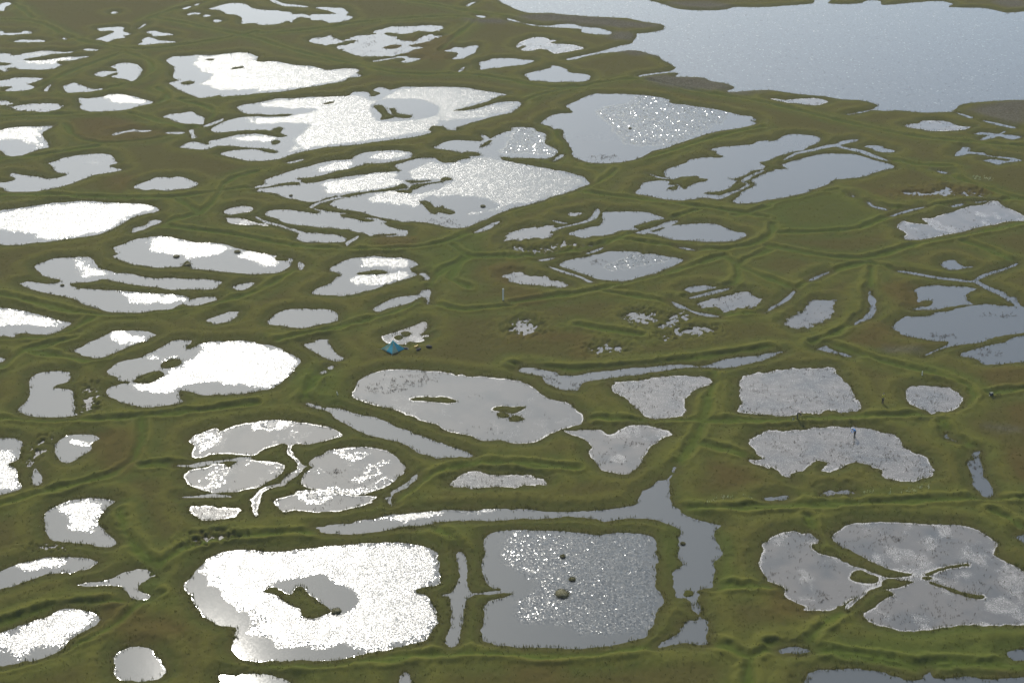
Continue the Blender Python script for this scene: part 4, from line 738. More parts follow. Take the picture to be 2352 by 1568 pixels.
def mesh_np(name, verts, faces, mat, attrs=None, smooth=True):
    """faces: (n,3) or (n,4) int array"""
    me = bpy.data.meshes.new(name)
    nv, nf, k = len(verts), len(faces), faces.shape[1]
    me.vertices.add(nv); me.vertices.foreach_set('co', np.ascontiguousarray(verts, np.float32).ravel())
    me.loops.add(nf*k); me.loops.foreach_set('vertex_index', np.ascontiguousarray(faces, np.int32).ravel())
    me.polygons.add(nf); me.polygons.foreach_set('loop_start', np.arange(0, nf*k, k, dtype=np.int32))
    me.polygons.foreach_set('use_smooth', np.full(nf, smooth, bool))
    me.update(calc_edges=True)
    for an, arr in (attrs or {}).items():
        at = me.attributes.new(an, 'FLOAT', 'POINT')
        at.data.foreach_set('value', np.ascontiguousarray(arr, np.float32).ravel())
    me.materials.append(mat)
    o = bpy.data.objects.new(name, me)
    COL.objects.link(o)
    return o


def bm_obj(name, bm, mat, parent=None, smooth=False, loc=None):
    me = bpy.data.meshes.new(name)
    bmesh.ops.recalc_face_normals(bm, faces=bm.faces)
    bm.to_mesh(me); bm.free()
    if smooth:
        for p in me.polygons: p.use_smooth = True
    me.materials.append(mat)
    o = bpy.data.objects.new(name, me)
    COL.objects.link(o)
    if parent: o.parent = parent
    if loc is not None: o.location = loc
    return o


def empty(name, loc, rz=0.0):
    o = bpy.data.objects.new(name, None)
    o.empty_display_size = 0.2
    COL.objects.link(o)
    o.location = loc; o.rotation_euler = (0, 0, rz)
    return o


class NT:
    def __init__(s, name):
        s.m = bpy.data.materials.new(name); s.m.use_nodes = True
        s.t = s.m.node_tree; s.t.nodes.clear()
        s.out = s.t.nodes.new('ShaderNodeOutputMaterial')

    def n(s, typ, **kw):
        nd = s.t.nodes.new('ShaderNode'+typ)
        for k, v in kw.items():
            if k.startswith('i_'):
                key = k[2:]
                key = int(key) if key.isdigit() else key.replace('_', ' ')
                if isinstance(v, bpy.types.NodeSocket): s.t.links.new(v, nd.inputs[key])
                else: nd.inputs[key].default_value = v
            else: setattr(nd, k, v)
        return nd

    def math(s, op, a, b=None, clamp=False):
        nd = s.n('Math', operation=op, use_clamp=clamp)
        for i, v in enumerate((a, b)):
            if v is None: continue
            if isinstance(v, bpy.types.NodeSocket): s.t.links.new(v, nd.inputs[i])
            else: nd.inputs[i].default_value = v
        return nd.outputs[0]

    def mix(s, f, a, b):
        nd = s.n('Mix', data_type='RGBA')
        for key, v in ((0, f), (6, a), (7, b)):
            if isinstance(v, bpy.types.NodeSocket): s.t.links.new(v, nd.inputs[key])
            elif key == 0: nd.inputs[0].default_value = v
            else: nd.inputs[key].default_value = (*v, 1.0)
        return nd.outputs[2]

    def attr(s, name):
        return s.n('Attribute', attribute_name=name).outputs['Fac']

    def noise(s, scale, vec=None, detail=3.0, rough=0.55):
        nd = s.n('TexNoise', i_Scale=scale, i_Detail=detail, i_Roughness=rough)
        if vec is not None: s.t.links.new(vec, nd.inputs['Vector'])
        return nd.outputs['Fac']

    def ramp(s, f, lo, hi):
        nd = s.n('MapRange', interpolation_type='SMOOTHSTEP', i_Value=f, i_From_Min=lo, i_From_Max=hi)
        return nd.outputs[0]

    def done(s, sh):
        s.t.links.new(sh, s.out.inputs['Surface']); return s.m


def plain(name, col, rough=0.7, var=0.15, scale=6.0):
    n = NT(name)
    pos = n.n('TexCoord').outputs['Object']
    f = n.noise(scale, pos, 4.0)
    c = n.mix(f, tuple(x*(1-var) for x in col), tuple(min(1, x*(1+var)) for x in col))
    b = n.n('BsdfPrincipled', i_Base_Color=c, i_Roughness=rough)
    return n.done(b.outputs[0])


# ------------------------------------------------------------------ materials of the land
def build_tundra_mat():
    n = NT('tundra_vegetation')
    pos = n.n('NewGeometry').outputs['Position']
    mp = n.n('Mapping', i_Vector=pos, i_Scale=(1.0, 0.72, 1.0)).outputs[0]
    big = n.noise(0.06, mp, 4.0)
    mid = n.noise(0.45, mp, 4.0, 0.6)
    fin = n.noise(2.6, mp, 4.0, 0.65)
    tiny = n.noise(7.0, mp, 2.0, 0.6)
    tr, wet = n.attr('trough'), n.attr('wet')
    hb, br, gr, rid = n.attr('heath'), n.attr('rust'), n.attr('lush'), n.attr('ridge')
    inn = n.attr('inner')
    c = n.mix(n.ramp(big, 0.35, 0.65), (0.0450, 0.0490, 0.0140), (0.0381, 0.0459, 0.0131))
    c = n.mix(n.math('MULTIPLY', n.ramp(mid, 0.45, 0.75), 0.5), c, (0.0471, 0.0394, 0.0150))
    c = n.mix(n.math('MULTIPLY', inn, n.math('ADD', 0.45, n.math('MULTIPLY', big, 0.7))), c, (0.0450, 0.0394, 0.0140))
    c = n.mix(n.math('MULTIPLY', rid, n.ramp(mid, 0.1, 0.7)), c, (0.0646, 0.0650, 0.0162))
    c = n.mix(n.math('MULTIPLY', wet, 0.6), c, (0.0392, 0.0340, 0.0140))
    c = n.mix(n.math('MULTIPLY', br, 0.65), c, (0.0509, 0.0373, 0.0140))
    c = n.mix(n.math('MULTIPLY', gr, 0.38), c, (0.0372, 0.0554, 0.0121))
    c = n.mix(n.math('MULTIPLY', tr, 0.65), c, (0.0392, 0.0564, 0.0111))
    hc = n.mix(n.ramp(fin, 0.4, 0.7), (0.0402, 0.0362, 0.0282), (0.0752, 0.0735, 0.0604))
    c = n.mix(n.math('MULTIPLY', hb, 0.85), c, hc)
    c = n.mix(n.math('MULTIPLY', n.ramp(fin, 0.55, 0.85), 0.40), c, (0.0752, 0.0713, 0.0241))
    c = n.mix(n.math('MULTIPLY', n.ramp(tiny, 0.45, 0.25), 0.4), c, (0.0215, 0.0255, 0.0090))
    hgt = n.math('ADD', n.math('MULTIPLY', tiny, 0.5), fin)
    bump = n.n('Bump', i_Strength=1.0, i_Distance=0.03, i_Height=hgt)
    d = n.n('BsdfDiffuse', i_Color=c, i_Normal=bump.outputs[0])
    return n.done(d.outputs[0])


def build_water_mat(name, lake=False):
    n = NT(name)
    geo = n.n('NewGeometry')
    pos = geo.outputs['Position']
    ruf, lit_glint, mud = n.attr('ruffle'), n.attr('litter_glint'), n.attr('mud')
    # cat's paws: the wind dies out unevenly at the edge of a ruffled patch
    paw = n.math('MULTIPLY', n.noise(1.4, pos, 3.0, 0.65), n.ramp(ruf, 1.0, 0.45))
    ruf = n.math('MAXIMUM', n.math('SUBTRACT', ruf, n.math('MULTIPLY', paw, 0.55)), 0.0)
    wv = n.n('Mapping', i_Vector=pos, i_Rotation=(0, 0, 0.35), i_Scale=(1.0, 0.8, 1.0)).outputs[0]
    # wind ripples: small facets, each tilted its own way, so that single ones catch the sun
    def tilt(s1, s2):
        a_ = n.n('TexVoronoi', i_Scale=s1, i_Vector=wv).outputs['Color']
        b_ = n.n('TexVoronoi', i_Scale=s2, i_Vector=wv).outputs['Color']
        q = n.n('VectorMath', operation='ADD', i_0=a_, i_1=b_)
        return n.n('VectorMath', operation='SUBTRACT', i_0=q.outputs[0], i_1=(1.0, 1.0, 1.0)).outputs[0]
    strong = n.math('MULTIPLY', n.ramp(ruf, 0.80, 0.97), n.ramp(ruf, 1.16, 1.06)) if not lake else n.math('MULTIPLY', ruf, 0.0)
    vm = n.n('Mix', data_type='VECTOR', i_0=strong)
    n.t.links.new(tilt(9.0, 5.7) if not lake else tilt(4.5, 2.6), vm.inputs[4])
    n.t.links.new(tilt(27.0, 17.0), vm.inputs[5])
    vs_ = n.n('Mix', data_type='VECTOR', i_0=n.ramp(ruf, 1.06, 1.16))
    sp = tilt(6.0, 3.8) if not lake else tilt(3.4, 2.1)
    pick = n.math('MULTIPLY', n.math('GREATER_THAN', n.n('SeparateXYZ', i_0=sp).outputs[2], 0.14 if not lake else 0.55), 1.6 if not lake else 7.0)
    sp = n.n('VectorMath', operation='SCALE', i_0=sp, i_Scale=pick).outputs[0]
    n.t.links.new(vm.outputs[1], vs_.inputs[4]); n.t.links.new(sp, vs_.inputs[5])
    v = vs_
    if lake:
        v = n.n('Mix', data_type='VECTOR', i_0=0.5)
        n.t.links.new(vm.outputs[1], v.inputs[4]); n.t.links.new(sp, v.inputs[5])
    gust = n.noise(0.55, wv, 3.0, 0.6)
    amp = n.math('MULTIPLY', ruf, n.math('ADD', 0.08, n.math('MULTIPLY', gust, 0.30)))
    amp = n.math('ADD', amp, 0.004 if not lake else 0.03)
    v = n.n('VectorMath', operation='SCALE', i_0=v.outputs[1], i_Scale=amp)
    v = n.n('VectorMath', operation='MULTIPLY', i_0=v.outputs[0], i_1=(1.0, 1.0, 0.0))
    v = n.n('VectorMath', operation='ADD', i_0=v.outputs[0], i_1=geo.outputs['Normal'])
    nrm = n.n('VectorMath', operation='NORMALIZE', i_0=v.outputs[0]).outputs[0]
    rough = n.math('ADD', n.math('MULTIPLY', ruf, 0.12), 0.05 if not lake else 0.10)
    rough = n.math('ADD', rough, n.math('SUBTRACT', n.math('MULTIPLY', strong, 0.06), n.math('MULTIPLY', n.ramp(ruf, 1.06, 1.16), 0.08 if not lake else 0.0)))
    # pale floating sedge and stems, plus rim and streak glints painted in as colour
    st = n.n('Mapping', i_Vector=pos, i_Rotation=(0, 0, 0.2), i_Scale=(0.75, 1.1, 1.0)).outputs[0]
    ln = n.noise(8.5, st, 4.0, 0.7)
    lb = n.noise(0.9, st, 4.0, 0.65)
    lf = n.math('ADD', n.math('ADD', n.math('MULTIPLY', ln, 0.90), n.math('MULTIPLY', lb, 0.25)), lit_glint)
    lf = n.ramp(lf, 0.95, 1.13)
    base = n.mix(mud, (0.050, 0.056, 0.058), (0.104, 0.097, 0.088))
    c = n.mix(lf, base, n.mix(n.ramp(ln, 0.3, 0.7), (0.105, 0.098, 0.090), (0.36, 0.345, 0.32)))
    rr = n.math('ADD', rough, n.math('MULTIPLY', lf, 0.25), clamp=True)
    b = n.n('BsdfPrincipled', i_Base_Color=c, i_Roughness=rr, i_IOR=1.33, i_Normal=nrm)
    return n.done(b.outputs[0])


M_TUN = build_tundra_mat()
M_WAT = build_water_mat('pond_water')
M_LAK = build_water_mat('lake_water', True)


def grass_mat(name, c1, c2, tr=0.5):
    n = NT(name)
    pos = n.n('NewGeometry').outputs['Position']
    f = n.noise(0.9, pos, 4.0, 0.6)
    c = n.mix(n.ramp(f, 0.3, 0.7), c1, c2)
    d = n.n('BsdfDiffuse', i_Color=c)
    t = n.n('BsdfTranslucent', i_Color=c)
    m = n.n('MixShader', i_0=tr)
    n.t.links.new(d.outputs[0], m.inputs[1]); n.t.links.new(t.outputs[0], m.inputs[2])
    return n.done(m.outputs[0])


M_TUFT = grass_mat('tundra_grass', (0.046, 0.051, 0.015), (0.064, 0.059, 0.022))
M_SHORE = grass_mat('shore_sedge', (0.046, 0.056, 0.014), (0.064, 0.058, 0.020))
M_DEAD = grass_mat('dead_sedge', (0.075, 0.056, 0.040), (0.110, 0.088, 0.066), 0.2)

# ------------------------------------------------------------------ land
VI = np.arange(NX*NY, dtype=np.int32).reshape(NY, NX)
quads = np.stack([VI[:-1, :-1], VI[:-1, 1:], VI[1:, 1:], VI[1:, :-1]], -1).reshape(-1, 4)
trough = np.exp(-(TRW/0.6)**2)*damp
ridg = np.clip(np.exp(-((np.abs(TRW)-1.3)/0.7)**2)*damp + 0.7*np.exp(-((land-2.8)/1.3)**2)*(W > 0), 0, 1)
wet = np.exp(-(land/1.1)**2)
ground = mesh_np('ground', np.stack([GX, GY, Z], -1).reshape(-1, 3), quads, M_TUN,
                 {'trough': trough, 'wet': wet, 'ridge': ridg, 'heath': PAT['h'], 'rust': PAT['b'], 'lush': PAT['g'], 'inner': sstep(2.2, 5.0, TR)*sstep(0.8, 2.5, land)})
tag(ground, 'olive green polygonal tundra with low ridges between the ponds', 'tundra', kind='structure')

# ------------------------------------------------------------------ water: every pond a sheet of its own, its shore where the land dips under it
q4 = quads
sdf = SD.ravel(); ownf = OWN.ravel()
qs = sdf[q4]
qmin = qs.min(1); qarg = qs.argmin(1)
qown = np.where(qmin < 0.12, ownf[q4[np.arange(len(q4)), qarg]], -1)
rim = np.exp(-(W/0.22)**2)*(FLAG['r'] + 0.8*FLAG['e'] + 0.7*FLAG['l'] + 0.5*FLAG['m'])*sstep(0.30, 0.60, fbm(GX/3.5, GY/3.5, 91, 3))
litter_glint = np.clip(0.10 + 0.06*FLAG['s'] + 0.17*FLAG['l'] + 0.27*FLAG['m'] + 0.15*(FLAG['r']+FLAG['l'])*sstep(0.48, 0.70, fbm(GX/2.4, GY/3.4, 96, 5)) + 0.09*FLAG['r'] + 0.10*FLAG['f'] + 0.42*rim*(1-FLAG['e']) - 0.25*FLAG['k'], -0.2, 1)  # rim term whitens the shore: sun glints put into the pale sedge colour
plainp = 1 - np.clip(FLAG['s']+FLAG['l']+FLAG['m']+FLAG['r']+FLAG['f'], 0, 1)
litter_glint = litter_glint - 0.25*plainp
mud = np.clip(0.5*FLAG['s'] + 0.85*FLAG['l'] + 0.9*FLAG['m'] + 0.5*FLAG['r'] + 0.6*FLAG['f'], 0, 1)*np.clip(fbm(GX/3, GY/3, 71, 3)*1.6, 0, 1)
RUF = np.maximum(RUF, FLAG['k']*sstep(1.0, 16.0, -W)*(0.30+0.45*fbm(GX/30, GY/70, 99, 3)))
ruf = np.clip(RUF + 0.8*rim + 0.12*FLAG['m'] + 0.55*(FLAG['r'] + FLAG['l'])*sstep(0.60, 0.68, fbm(GX/2.2, GY/3.0, 95, 4)), 0, 1.6)
XY0 = np.stack([GX, GY, np.zeros_like(GX)], -1).reshape(-1, 3)
order = np.argsort(qown, kind='stable'); so = qown[order]
for k, (fl, lab, s) in enumerate(PONDS):
    a, b = np.searchsorted(so, [k, k+1])
    if b <= a:
        continue
    f = q4[order[a:b]]
    uniq, inv = np.unique(f, return_inverse=True)
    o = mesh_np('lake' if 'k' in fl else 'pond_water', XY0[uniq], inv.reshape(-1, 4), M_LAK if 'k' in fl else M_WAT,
                {'ruffle': ruf.ravel()[uniq], 'litter_glint': litter_glint.ravel()[uniq], 'mud': mud.ravel()[uniq]})
    tag(o, lab or None, ('lake' if 'k' in fl else 'pond') if lab else None, kind='structure')


# ------------------------------------------------------------------ grass, sedge (nobody could count it)
def blades(name, prob, hmin, hmax, wid, per, mat, zoff, lean=0.5, spread=0.12):
    p = np.clip(prob, 0, None).ravel()
    cnt = rng.poisson(p)
    idx = np.repeat(np.arange(p.size), cnt)
    n = len(idx)
    bx = GX.ravel()[idx] + (rng.random(n)-0.5)*DUX.ravel()[idx]
    by = GY.ravel()[idx] + (rng.random(n)-0.5)*DYY.ravel()[idx]
    bz = np.maximum(Z.ravel()[idx], 0.0) + zoff
    bx = np.repeat(bx, per); by = np.repeat(by, per); bz = np.repeat(bz, per); m = n*per
    bx = bx + rng.normal(0, spread, m); by = by + rng.normal(0, spread, m)
    h = rng.uniform(hmin, hmax, m); th = rng.uniform(0, np.pi, m); w = wid*rng.uniform(0.7, 1.3, m)
    la = rng.uniform(0, 2*np.pi, m); ll = h*lean*rng.random(m)
    dx, dy = np.cos(th)*w, np.sin(th)*w
    v = np.empty((m, 3, 3), np.float32)
    v[:, 0] = np.stack([bx-dx, by-dy, bz-0.03], -1)
    v[:, 1] = np.stack([bx+dx, by+dy, bz-0.03], -1)
    v[:, 2] = np.stack([bx+np.cos(la)*ll, by+np.sin(la)*ll, bz+h], -1)
    o = mesh_np(name, v.reshape(-1, 3), np.arange(m*3, dtype=np.int32).reshape(-1, 3), mat, smooth=False)
    o['kind'] = 'stuff'
    return o, m


view = (GY > 120) & (GY < 455) & (np.abs(GX) < 0.345*WID[:, None])
near = np.clip(165.0/GY, 0.25, 1.0)
clump = fbm(GX/1.3, GY/1.6, 81, 3)
o, c1 = blades('tundra_grass', np.where(view & (W > 0.35), CELL*2.2*near**1.5*np.clip(clump*2.2-0.4, 0.1, 1.6)*(1-0.6*PAT['h']), 0), 0.06, 0.18, 0.05, 3, M_TUFT, 0.0)
tag(o, 'short olive and straw tundra grass between the ponds', 'grass')
o, c2 = blades('shore_sedge', np.where(view & (W > -0.28) & (W < 0.45), CELL*8.0*near*np.clip(clump*2.6-0.6, 0.05, 1.6), 0), 0.18, 0.42, 0.04, 3, M_SHORE, 0.0, 0.4)
tag(o, 'green sedge fringing the pond shores', 'sedge')
stems = 9.0*PAT['x']*np.clip(fbm(GX/0.9, GY/0.9, 86, 3)*4-1.4, 0, 1.5) + (1.6*FLAG['s'] + 1.6*FLAG['l'] + 2.2*FLAG['m'] + 2.0*FLAG['f'] + 1.3*FLAG['r']*sstep(0.52, 0.66, fbm(GX/6, GY/6, 85, 3)))*np.clip(fbm(GX/2.5, GY/2.5, 83, 3)*4-1.5, 0, 2.0)
o, c3 = blades('pond_sedge', np.where(view & (W < -0.05), CELL*stems*near, 0), 0.12, 0.32, 0.030, 3, M_DEAD, 0.0, 0.6)
tag(o, 'thin brown sedge stems standing in the shallow ponds', 'sedge')
o, c4 = blades('cotton_grass', np.where(view & (W > 0.1), CELL*7.0*PAT['w']*np.clip(clump*4-1.4, 0, 1.5), 0), 0.20, 0.40, 0.045, 2, grass_mat('cotton_grass_heads', (0.16, 0.20, 0.09), (0.30, 0.32, 0.22)), 0.0, 0.3)
tag(o, 'pale cotton grass standing in wet streaks, lower right', 'grass')
print('tris: ground', 2*len(quads), 'water', 2*int((qown >= 0).sum()), 'blades', c1, c2, c3)

# ------------------------------------------------------------------ haze: the moist air between the aircraft and the tundra
bm = bmesh.new()
bmesh.ops.create_cube(bm, size=1.0)
for v_ in bm.verts:
    v_.co = Vector((v_.co.x*24000.0, v_.co.y*24000.0 + 2000.0, -1.6 if v_.co.z < 0 else CAM_H + 6.0))
n = NT('haze_air')
pv = n.n('VolumePrincipled', i_Density=HAZE, i_Anisotropy=0.55)
pv.inputs['Color'].default_value = (1.0, 0.98, 0.95, 1.0)
n.t.links.new(pv.outputs[0], n.out.inputs['Volume'])
tag(bm_obj('haze', bm, n.m), 'thin pale haze in the air over the tundra', 'haze', kind='stuff')

# ------------------------------------------------------------------ tussocks standing in the water
M_TUSS = grass_mat('tussock_grass', (0.080, 0.082, 0.032), (0.110, 0.102, 0.046), 0.55)
M_PEAT = plain('peat', (0.085, 0.078, 0.038), 0.95, 0.4, 9.0)


def tussock(x, y, r, label):
    e = empty('tussock', (x, y, gz(x, y)))
    tag(e, label, 'tussock', 'tussocks in the ponds')
    bm = bmesh.new()
    bmesh.ops.create_icosphere(bm, subdivisions=3, radius=1.0)
    for v_ in bm.verts:
        k = 1 + 0.35*(vnoise(np.array([v_.co.x*2.3+x]), np.array([v_.co.y*2.3+v_.co.z*1.7+y]), 5)[0]-0.5)
        v_.co = Vector((v_.co.x*r*k, v_.co.y*r*k, max(v_.co.z, -0.35)*min(0.30*r + 0.05, 0.26)*k + 0.03))
    bm_obj('mound', bm, M_PEAT, e, True)
    bm = bmesh.new()
    rr = random.Random(int(x*100+y))
    for _ in range(260):
        a, q = rr.uniform(0, 6.283), r*math.sqrt(rr.random())*1.02
        bx, by = q*math.cos(a), q*math.sin(a)
        bz = min(0.30*r + 0.05, 0.26)*math.sqrt(max(0.0, 1-(q/r)**2)) + 0.02
        t = rr.uniform(0, 3.14); w = 0.03 + 0.02*r; h = rr.uniform(0.05, 0.14)
        dx, dy = math.cos(t)*w, math.sin(t)*w
        ox, oy = bx*0.35+rr.uniform(-.08, .08), by*0.35+rr.uniform(-.08, .08)
        vs_ = [bm.verts.new((bx-dx, by-dy, bz-0.05)), bm.verts.new((bx+dx, by+dy, bz-0.05)), bm.verts.new((bx+ox, by+oy, bz+h))]
        bm.faces.new(vs_)
    g = bm_obj('grass_blades', bm, M_TUSS, e)
    g['kind'] = 'stuff'
    return e


for x, y, r, lab in TUSSOCKS:
    tussock(x, y, max(r, 0.28), lab)


# ------------------------------------------------------------------ tent
def fabric(name, col, tr=0.45):
    n = NT(name)
    pos = n.n('TexCoord').outputs['Object']
    f = n.noise(5.0, pos, 3.0)
    c = n.mix(f, tuple(v*0.86 for v in col), tuple(min(1, v*1.12) for v in col))
    wv = n.noise(2.2, pos, 2.0)
    bp = n.n('Bump', i_Strength=0.5, i_Distance=0.06, i_Height=wv)
    d = n.n('BsdfPrincipled', i_Base_Color=c, i_Roughness=0.55, i_Normal=bp.outputs[0])
    t = n.n('BsdfTranslucent', i_Color=c)
    m = n.n('MixShader', i_0=tr)
    n.t.links.new(d.outputs[0], m.inputs[1]); n.t.links.new(t.outputs[0], m.inputs[2])
    return n.done(m.outputs[0])


M_BLUE = fabric('blue_tent_cloth', (0.10, 0.56, 0.66), 0.7)
M_PALE = fabric('pale_tent_cloth', (0.55, 0.62, 0.46), 0.65)
M_CORD = plain('cord', (0.35, 0.33, 0.28), 0.8)
M_ALU = plain('tent_pole_metal', (0.35, 0.36, 0.37), 0.4)

TL, TF, TRt = (Vector((*SPOT[k], 0)) for k in ('tent_left', 'tent_front', 'tent_right'))
TB = TL + TRt - TF
tc = (TL + TRt) * 0.5
tz = gz(tc.x, tc.y)
tent = empty('tent', (tc.x, tc.y, tz))
tag(tent, 'blue and pale green pyramid tent pitched on the grass by the ponds', 'tent')
APEX = Vector((0.0, 0.0, 1.52))
ring = [p - tc for p in (TL, TF, TRt, TB)]


def bar(bm, a, b, r, seg=6):
    a, b = Vector(a), Vector(b)
    d = (b - a)
    q = d.to_track_quat('Z', 'Y')
    v0, v1 = [], []
    for i in range(seg):
        t = 6.28319*i/seg
        off = q @ Vector((math.cos(t)*r, math.sin(t)*r, 0))
        v0.append(bm.verts.new(a + off)); v1.append(bm.verts.new(b + off))
    for i in range(seg):
        bm.faces.new((v0[i], v0[(i+1) % seg], v1[(i+1) % seg], v1[i]))
    bm.faces.new(v0[::-1]); bm.faces.new(v1)


def panel(a, b, mat):
    """one gore of cloth: sags a little between ridge and hem, lifted hem, real thickness"""
    bm = bmesh.new()
    N, Mx = 8, 5
    grid = []
    for i in range(N+1):
        t = i/N
        row = []
        for j in range(Mx+1):
            s = j/Mx
            hem = a.lerp(b, s)
            hem = hem + Vector((0, 0, 0.04))
            p = APEX.lerp(hem, t)
            sag = 0.10*math.sin(math.pi*t) + 0.05*math.sin(math.pi*s)*t
            inward = Vector((-hem.x, -hem.y, 0)).normalized()
            p = p + inward*sag*0.9 + Vector((0, 0, -0.25*sag))
            row.append(bm.verts.new(p))
        grid.append(row)
    for i in range(N):
        for j in range(Mx):
            bm.faces.new((grid[i][j], grid[i+1][j], grid[i+1][j+1], grid[i][j+1]))
    bmesh.ops.remove_doubles(bm, verts=bm.verts, dist=0.0005)
    bmesh.ops.solidify(bm, geom=list(bm.faces), thickness=0.008)
    return bm_obj('panel', bm, mat, tent, True)


for k in range(4):
    a, b = ring[k], ring[(k+1) % 4]
    mid = a.lerp(b, 0.47)
    panel(a, mid, M_PALE)
    panel(mid, b, M_BLUE)
for k in range(4):
    bm = bmesh.new()
    a = ring[k]
    prev = APEX + Vector((0, 0, .012))
    for i in range(1, 9):
        t = i/8
        inward = Vector((-a.x, -a.y, 0)).normalized()
        sag = 0.10*math.sin(math.pi*t)
        p = APEX.lerp(a + Vector((0, 0, 0.04)), t) + inward*sag*0.9 + Vector((0, 0, -0.25*sag + 0.012))
        bar(bm, prev, p, 0.018); prev = p
    bm_obj('ridge_seam', bm, M_BLUE, tent, True)
    bm = bmesh.new()
    o_ = a*1.28
    bar(bm, a + Vector((0, 0, 0.05)), Vector((o_.x, o_.y, 0.02)), 0.008)
    bar(bm, Vector((o_.x, o_.y, 0.12)), Vector((o_.x, o_.y, -0.08)), 0.012)
    bm_obj('guy_line', bm, M_CORD, tent)
bm = bmesh.new(); bar(bm, (0, 0, 0), (0, 0, 1.50), 0.02)
bm_obj('pole', bm, M_ALU, tent)
bm = bmesh.new()
bmesh.ops.create_cone(bm, cap_ends=True, segments=10, radius1=0.13, radius2=0.03, depth=0.12)
bm_obj('peak_cap', bm, M_BLUE, tent, True, (0, 0, APEX.z - 0.01))


# ------------------------------------------------------------------ gear lying beside the tent
def lump(bm, sx, sy, sz, seed, cz=None, cx=0, cy=0, rot=0.0):
    g = bmesh.ops.create_icosphere(bm, subdivisions=3, radius=1.0)
    c, s = math.cos(rot), math.sin(rot)
    for v_ in g['verts']:
        k = 1 + 0.30*(vnoise(np.array([v_.co.x*1.9+seed*3.1]), np.array([v_.co.y*1.9+v_.co.z*2.3]), seed)[0]-0.5)
        # squarish, packed-full shape that sits flat
        x, y, z = (math.copysign(abs(q)**0.7, q) for q in v_.co)
        x, y, z = x*sx*k, y*sy*k, max(z, -0.75)*sz*k
        v_.co = Vector((c*x-s*y+cx, s*x+c*y+cy, z + (sz*0.75 if cz is None else cz)))


M_BLACK = plain('black_nylon', (0.014, 0.014, 0.015), 0.9)
M_GREY = plain('grey_nylon', (0.040, 0.040, 0.042), 0.9)
M_YEL = plain('yellow_drybag', (0.36, 0.23, 0.03), 0.6)
M_WHT = plain('white_plastic', (0.78, 0.78, 0.72), 0.35)
M_STRAP = plain('strap', (0.03, 0.03, 0.03), 0.8)


def bag(spot, name, label, mat, sx, sy, sz, seed, rz, cat, straps=2, lobes=()):
    x, y = SPOT[spot]
    e = empty(name, (x, y, gz(x, y) - 0.03), rz)
    tag(e, label, cat)
    sx, sy, sz = sx*0.85, sy*0.85, sz*0.85
    bm = bmesh.new(); lump(bm, sx, sy, sz, seed)
    bm_obj('bag_body', bm, mat, e, True)
    for i, (cx, cy, cz, r) in enumerate(lobes):
        bm = bmesh.new(); lump(bm, r, r*0.8, r*0.7, seed+9+i, cz, cx, cy)
        bm_obj('pocket', bm, mat, e, True)
    for i in range(straps):
        bm = bmesh.new()
        px = (i - (straps-1)/2)*sx*0.9
        pr = None
        for k in range(9):
            t = math.pi*k/8
            p = Vector((px, -math.cos(t)*sy*1.04, 0.06 + math.sin(t)*sz*1.72))
            if pr: bar(bm, pr, p, 0.016)
            pr = p
        bm_obj('strap', bm, M_STRAP, e)
    return e


bag('gear_yellow', 'dry_bag', 'yellow dry bag lying in the grass right of the tent', M_YEL, 0.34, 0.24, 0.17, 3, 0.3, 'bag', 1, ((0.30, 0.08, 0.22, 0.15),))
bag('gear_dark', 'rucksack', 'dark rucksack in front of the yellow dry bag', M_BLACK, 0.34, 0.24, 0.20, 5, 0.5, 'rucksack', 2)
bag('gear_grey', 'stuff_sack', 'small grey sack leaning behind the dark rucksack', M_GREY, 0.22, 0.18, 0.19, 8, 0.1, 'bag', 1)
bag('gear_far', 'duffel_bag', 'black duffel bag farthest right of the tent', M_BLACK, 0.46, 0.26, 0.24, 11, -0.1, 'bag', 2, ((0.38, 0.0, 0.16, 0.18),))
bag('gear_tent', 'kit_bag', 'dark kit bag against the right corner of the tent', M_GREY, 0.26, 0.22, 0.20, 14, 0.6, 'bag', 1, ((-0.2, 0.2, 0.2, 0.15),))


def canister(spot, name, label, r, h, cat):
    x, y = SPOT[spot]
    e = empty(name, (x, y, gz(x, y) - 0.01))
    tag(e, label, cat)
    prof = [(r*0.82, 0.0), (r*0.88, 0.02), (r, h*0.92), (r*1.06, h*0.93), (r*1.06, h)]
    bm = bmesh.new()
    rows = []
    for (q, z) in prof:
        rows.append([bm.verts.new((q*math.cos(6.28319*i/18), q*math.sin(6.28319*i/18), z)) for i in range(18)])
    for a, b in zip(rows[:-1], rows[1:]):
        for i in range(18):
            bm.faces.new((a[i], a[(i+1) % 18], b[(i+1) % 18], b[i]))
    bm.faces.new(rows[0][::-1])
    bm_obj('bucket_body', bm, M_WHT, e, True)
    bm = bmesh.new()
    top = [bm.verts.new((r*1.03*math.cos(6.28319*i/18), r*1.03*math.sin(6.28319*i/18), h*0.99)) for i in range(18)]
    bm.faces.new(top)
    bmesh.ops.solidify(bm, geom=list(bm.faces), thickness=0.02)
    bm_obj('lid', bm, M_WHT, e)
    bm = bmesh.new(); pr = None
    for k in range(11):
        t = math.pi*k/10
        p = Vector((r*1.08*math.cos(t), 0.5*r*math.sin(t), h*0.9 + 0.75*r*math.sin(t)))
        if pr: bar(bm, pr, p, 0.007)
        pr = p
    bm_obj('handle', bm, M_ALU, e)


canister('gear_white', 'white_jar', 'small white lidded jar beside the kit bag at the tent', 0.09, 0.22, 'jar')
canister('bucket', 'sample_bucket', 'white bucket at the feet of the person in dark clothes', 0.14, 0.28, 'bucket')

# ------------------------------------------------------------------ markers
M_PAINT = plain('weathered_white_paint', (0.60, 0.58, 0.50), 0.7, 0.2, 14.0)
M_WOODD = plain('grey_wood', (0.20, 0.17, 0.13), 0.85, 0.3, 12.0)


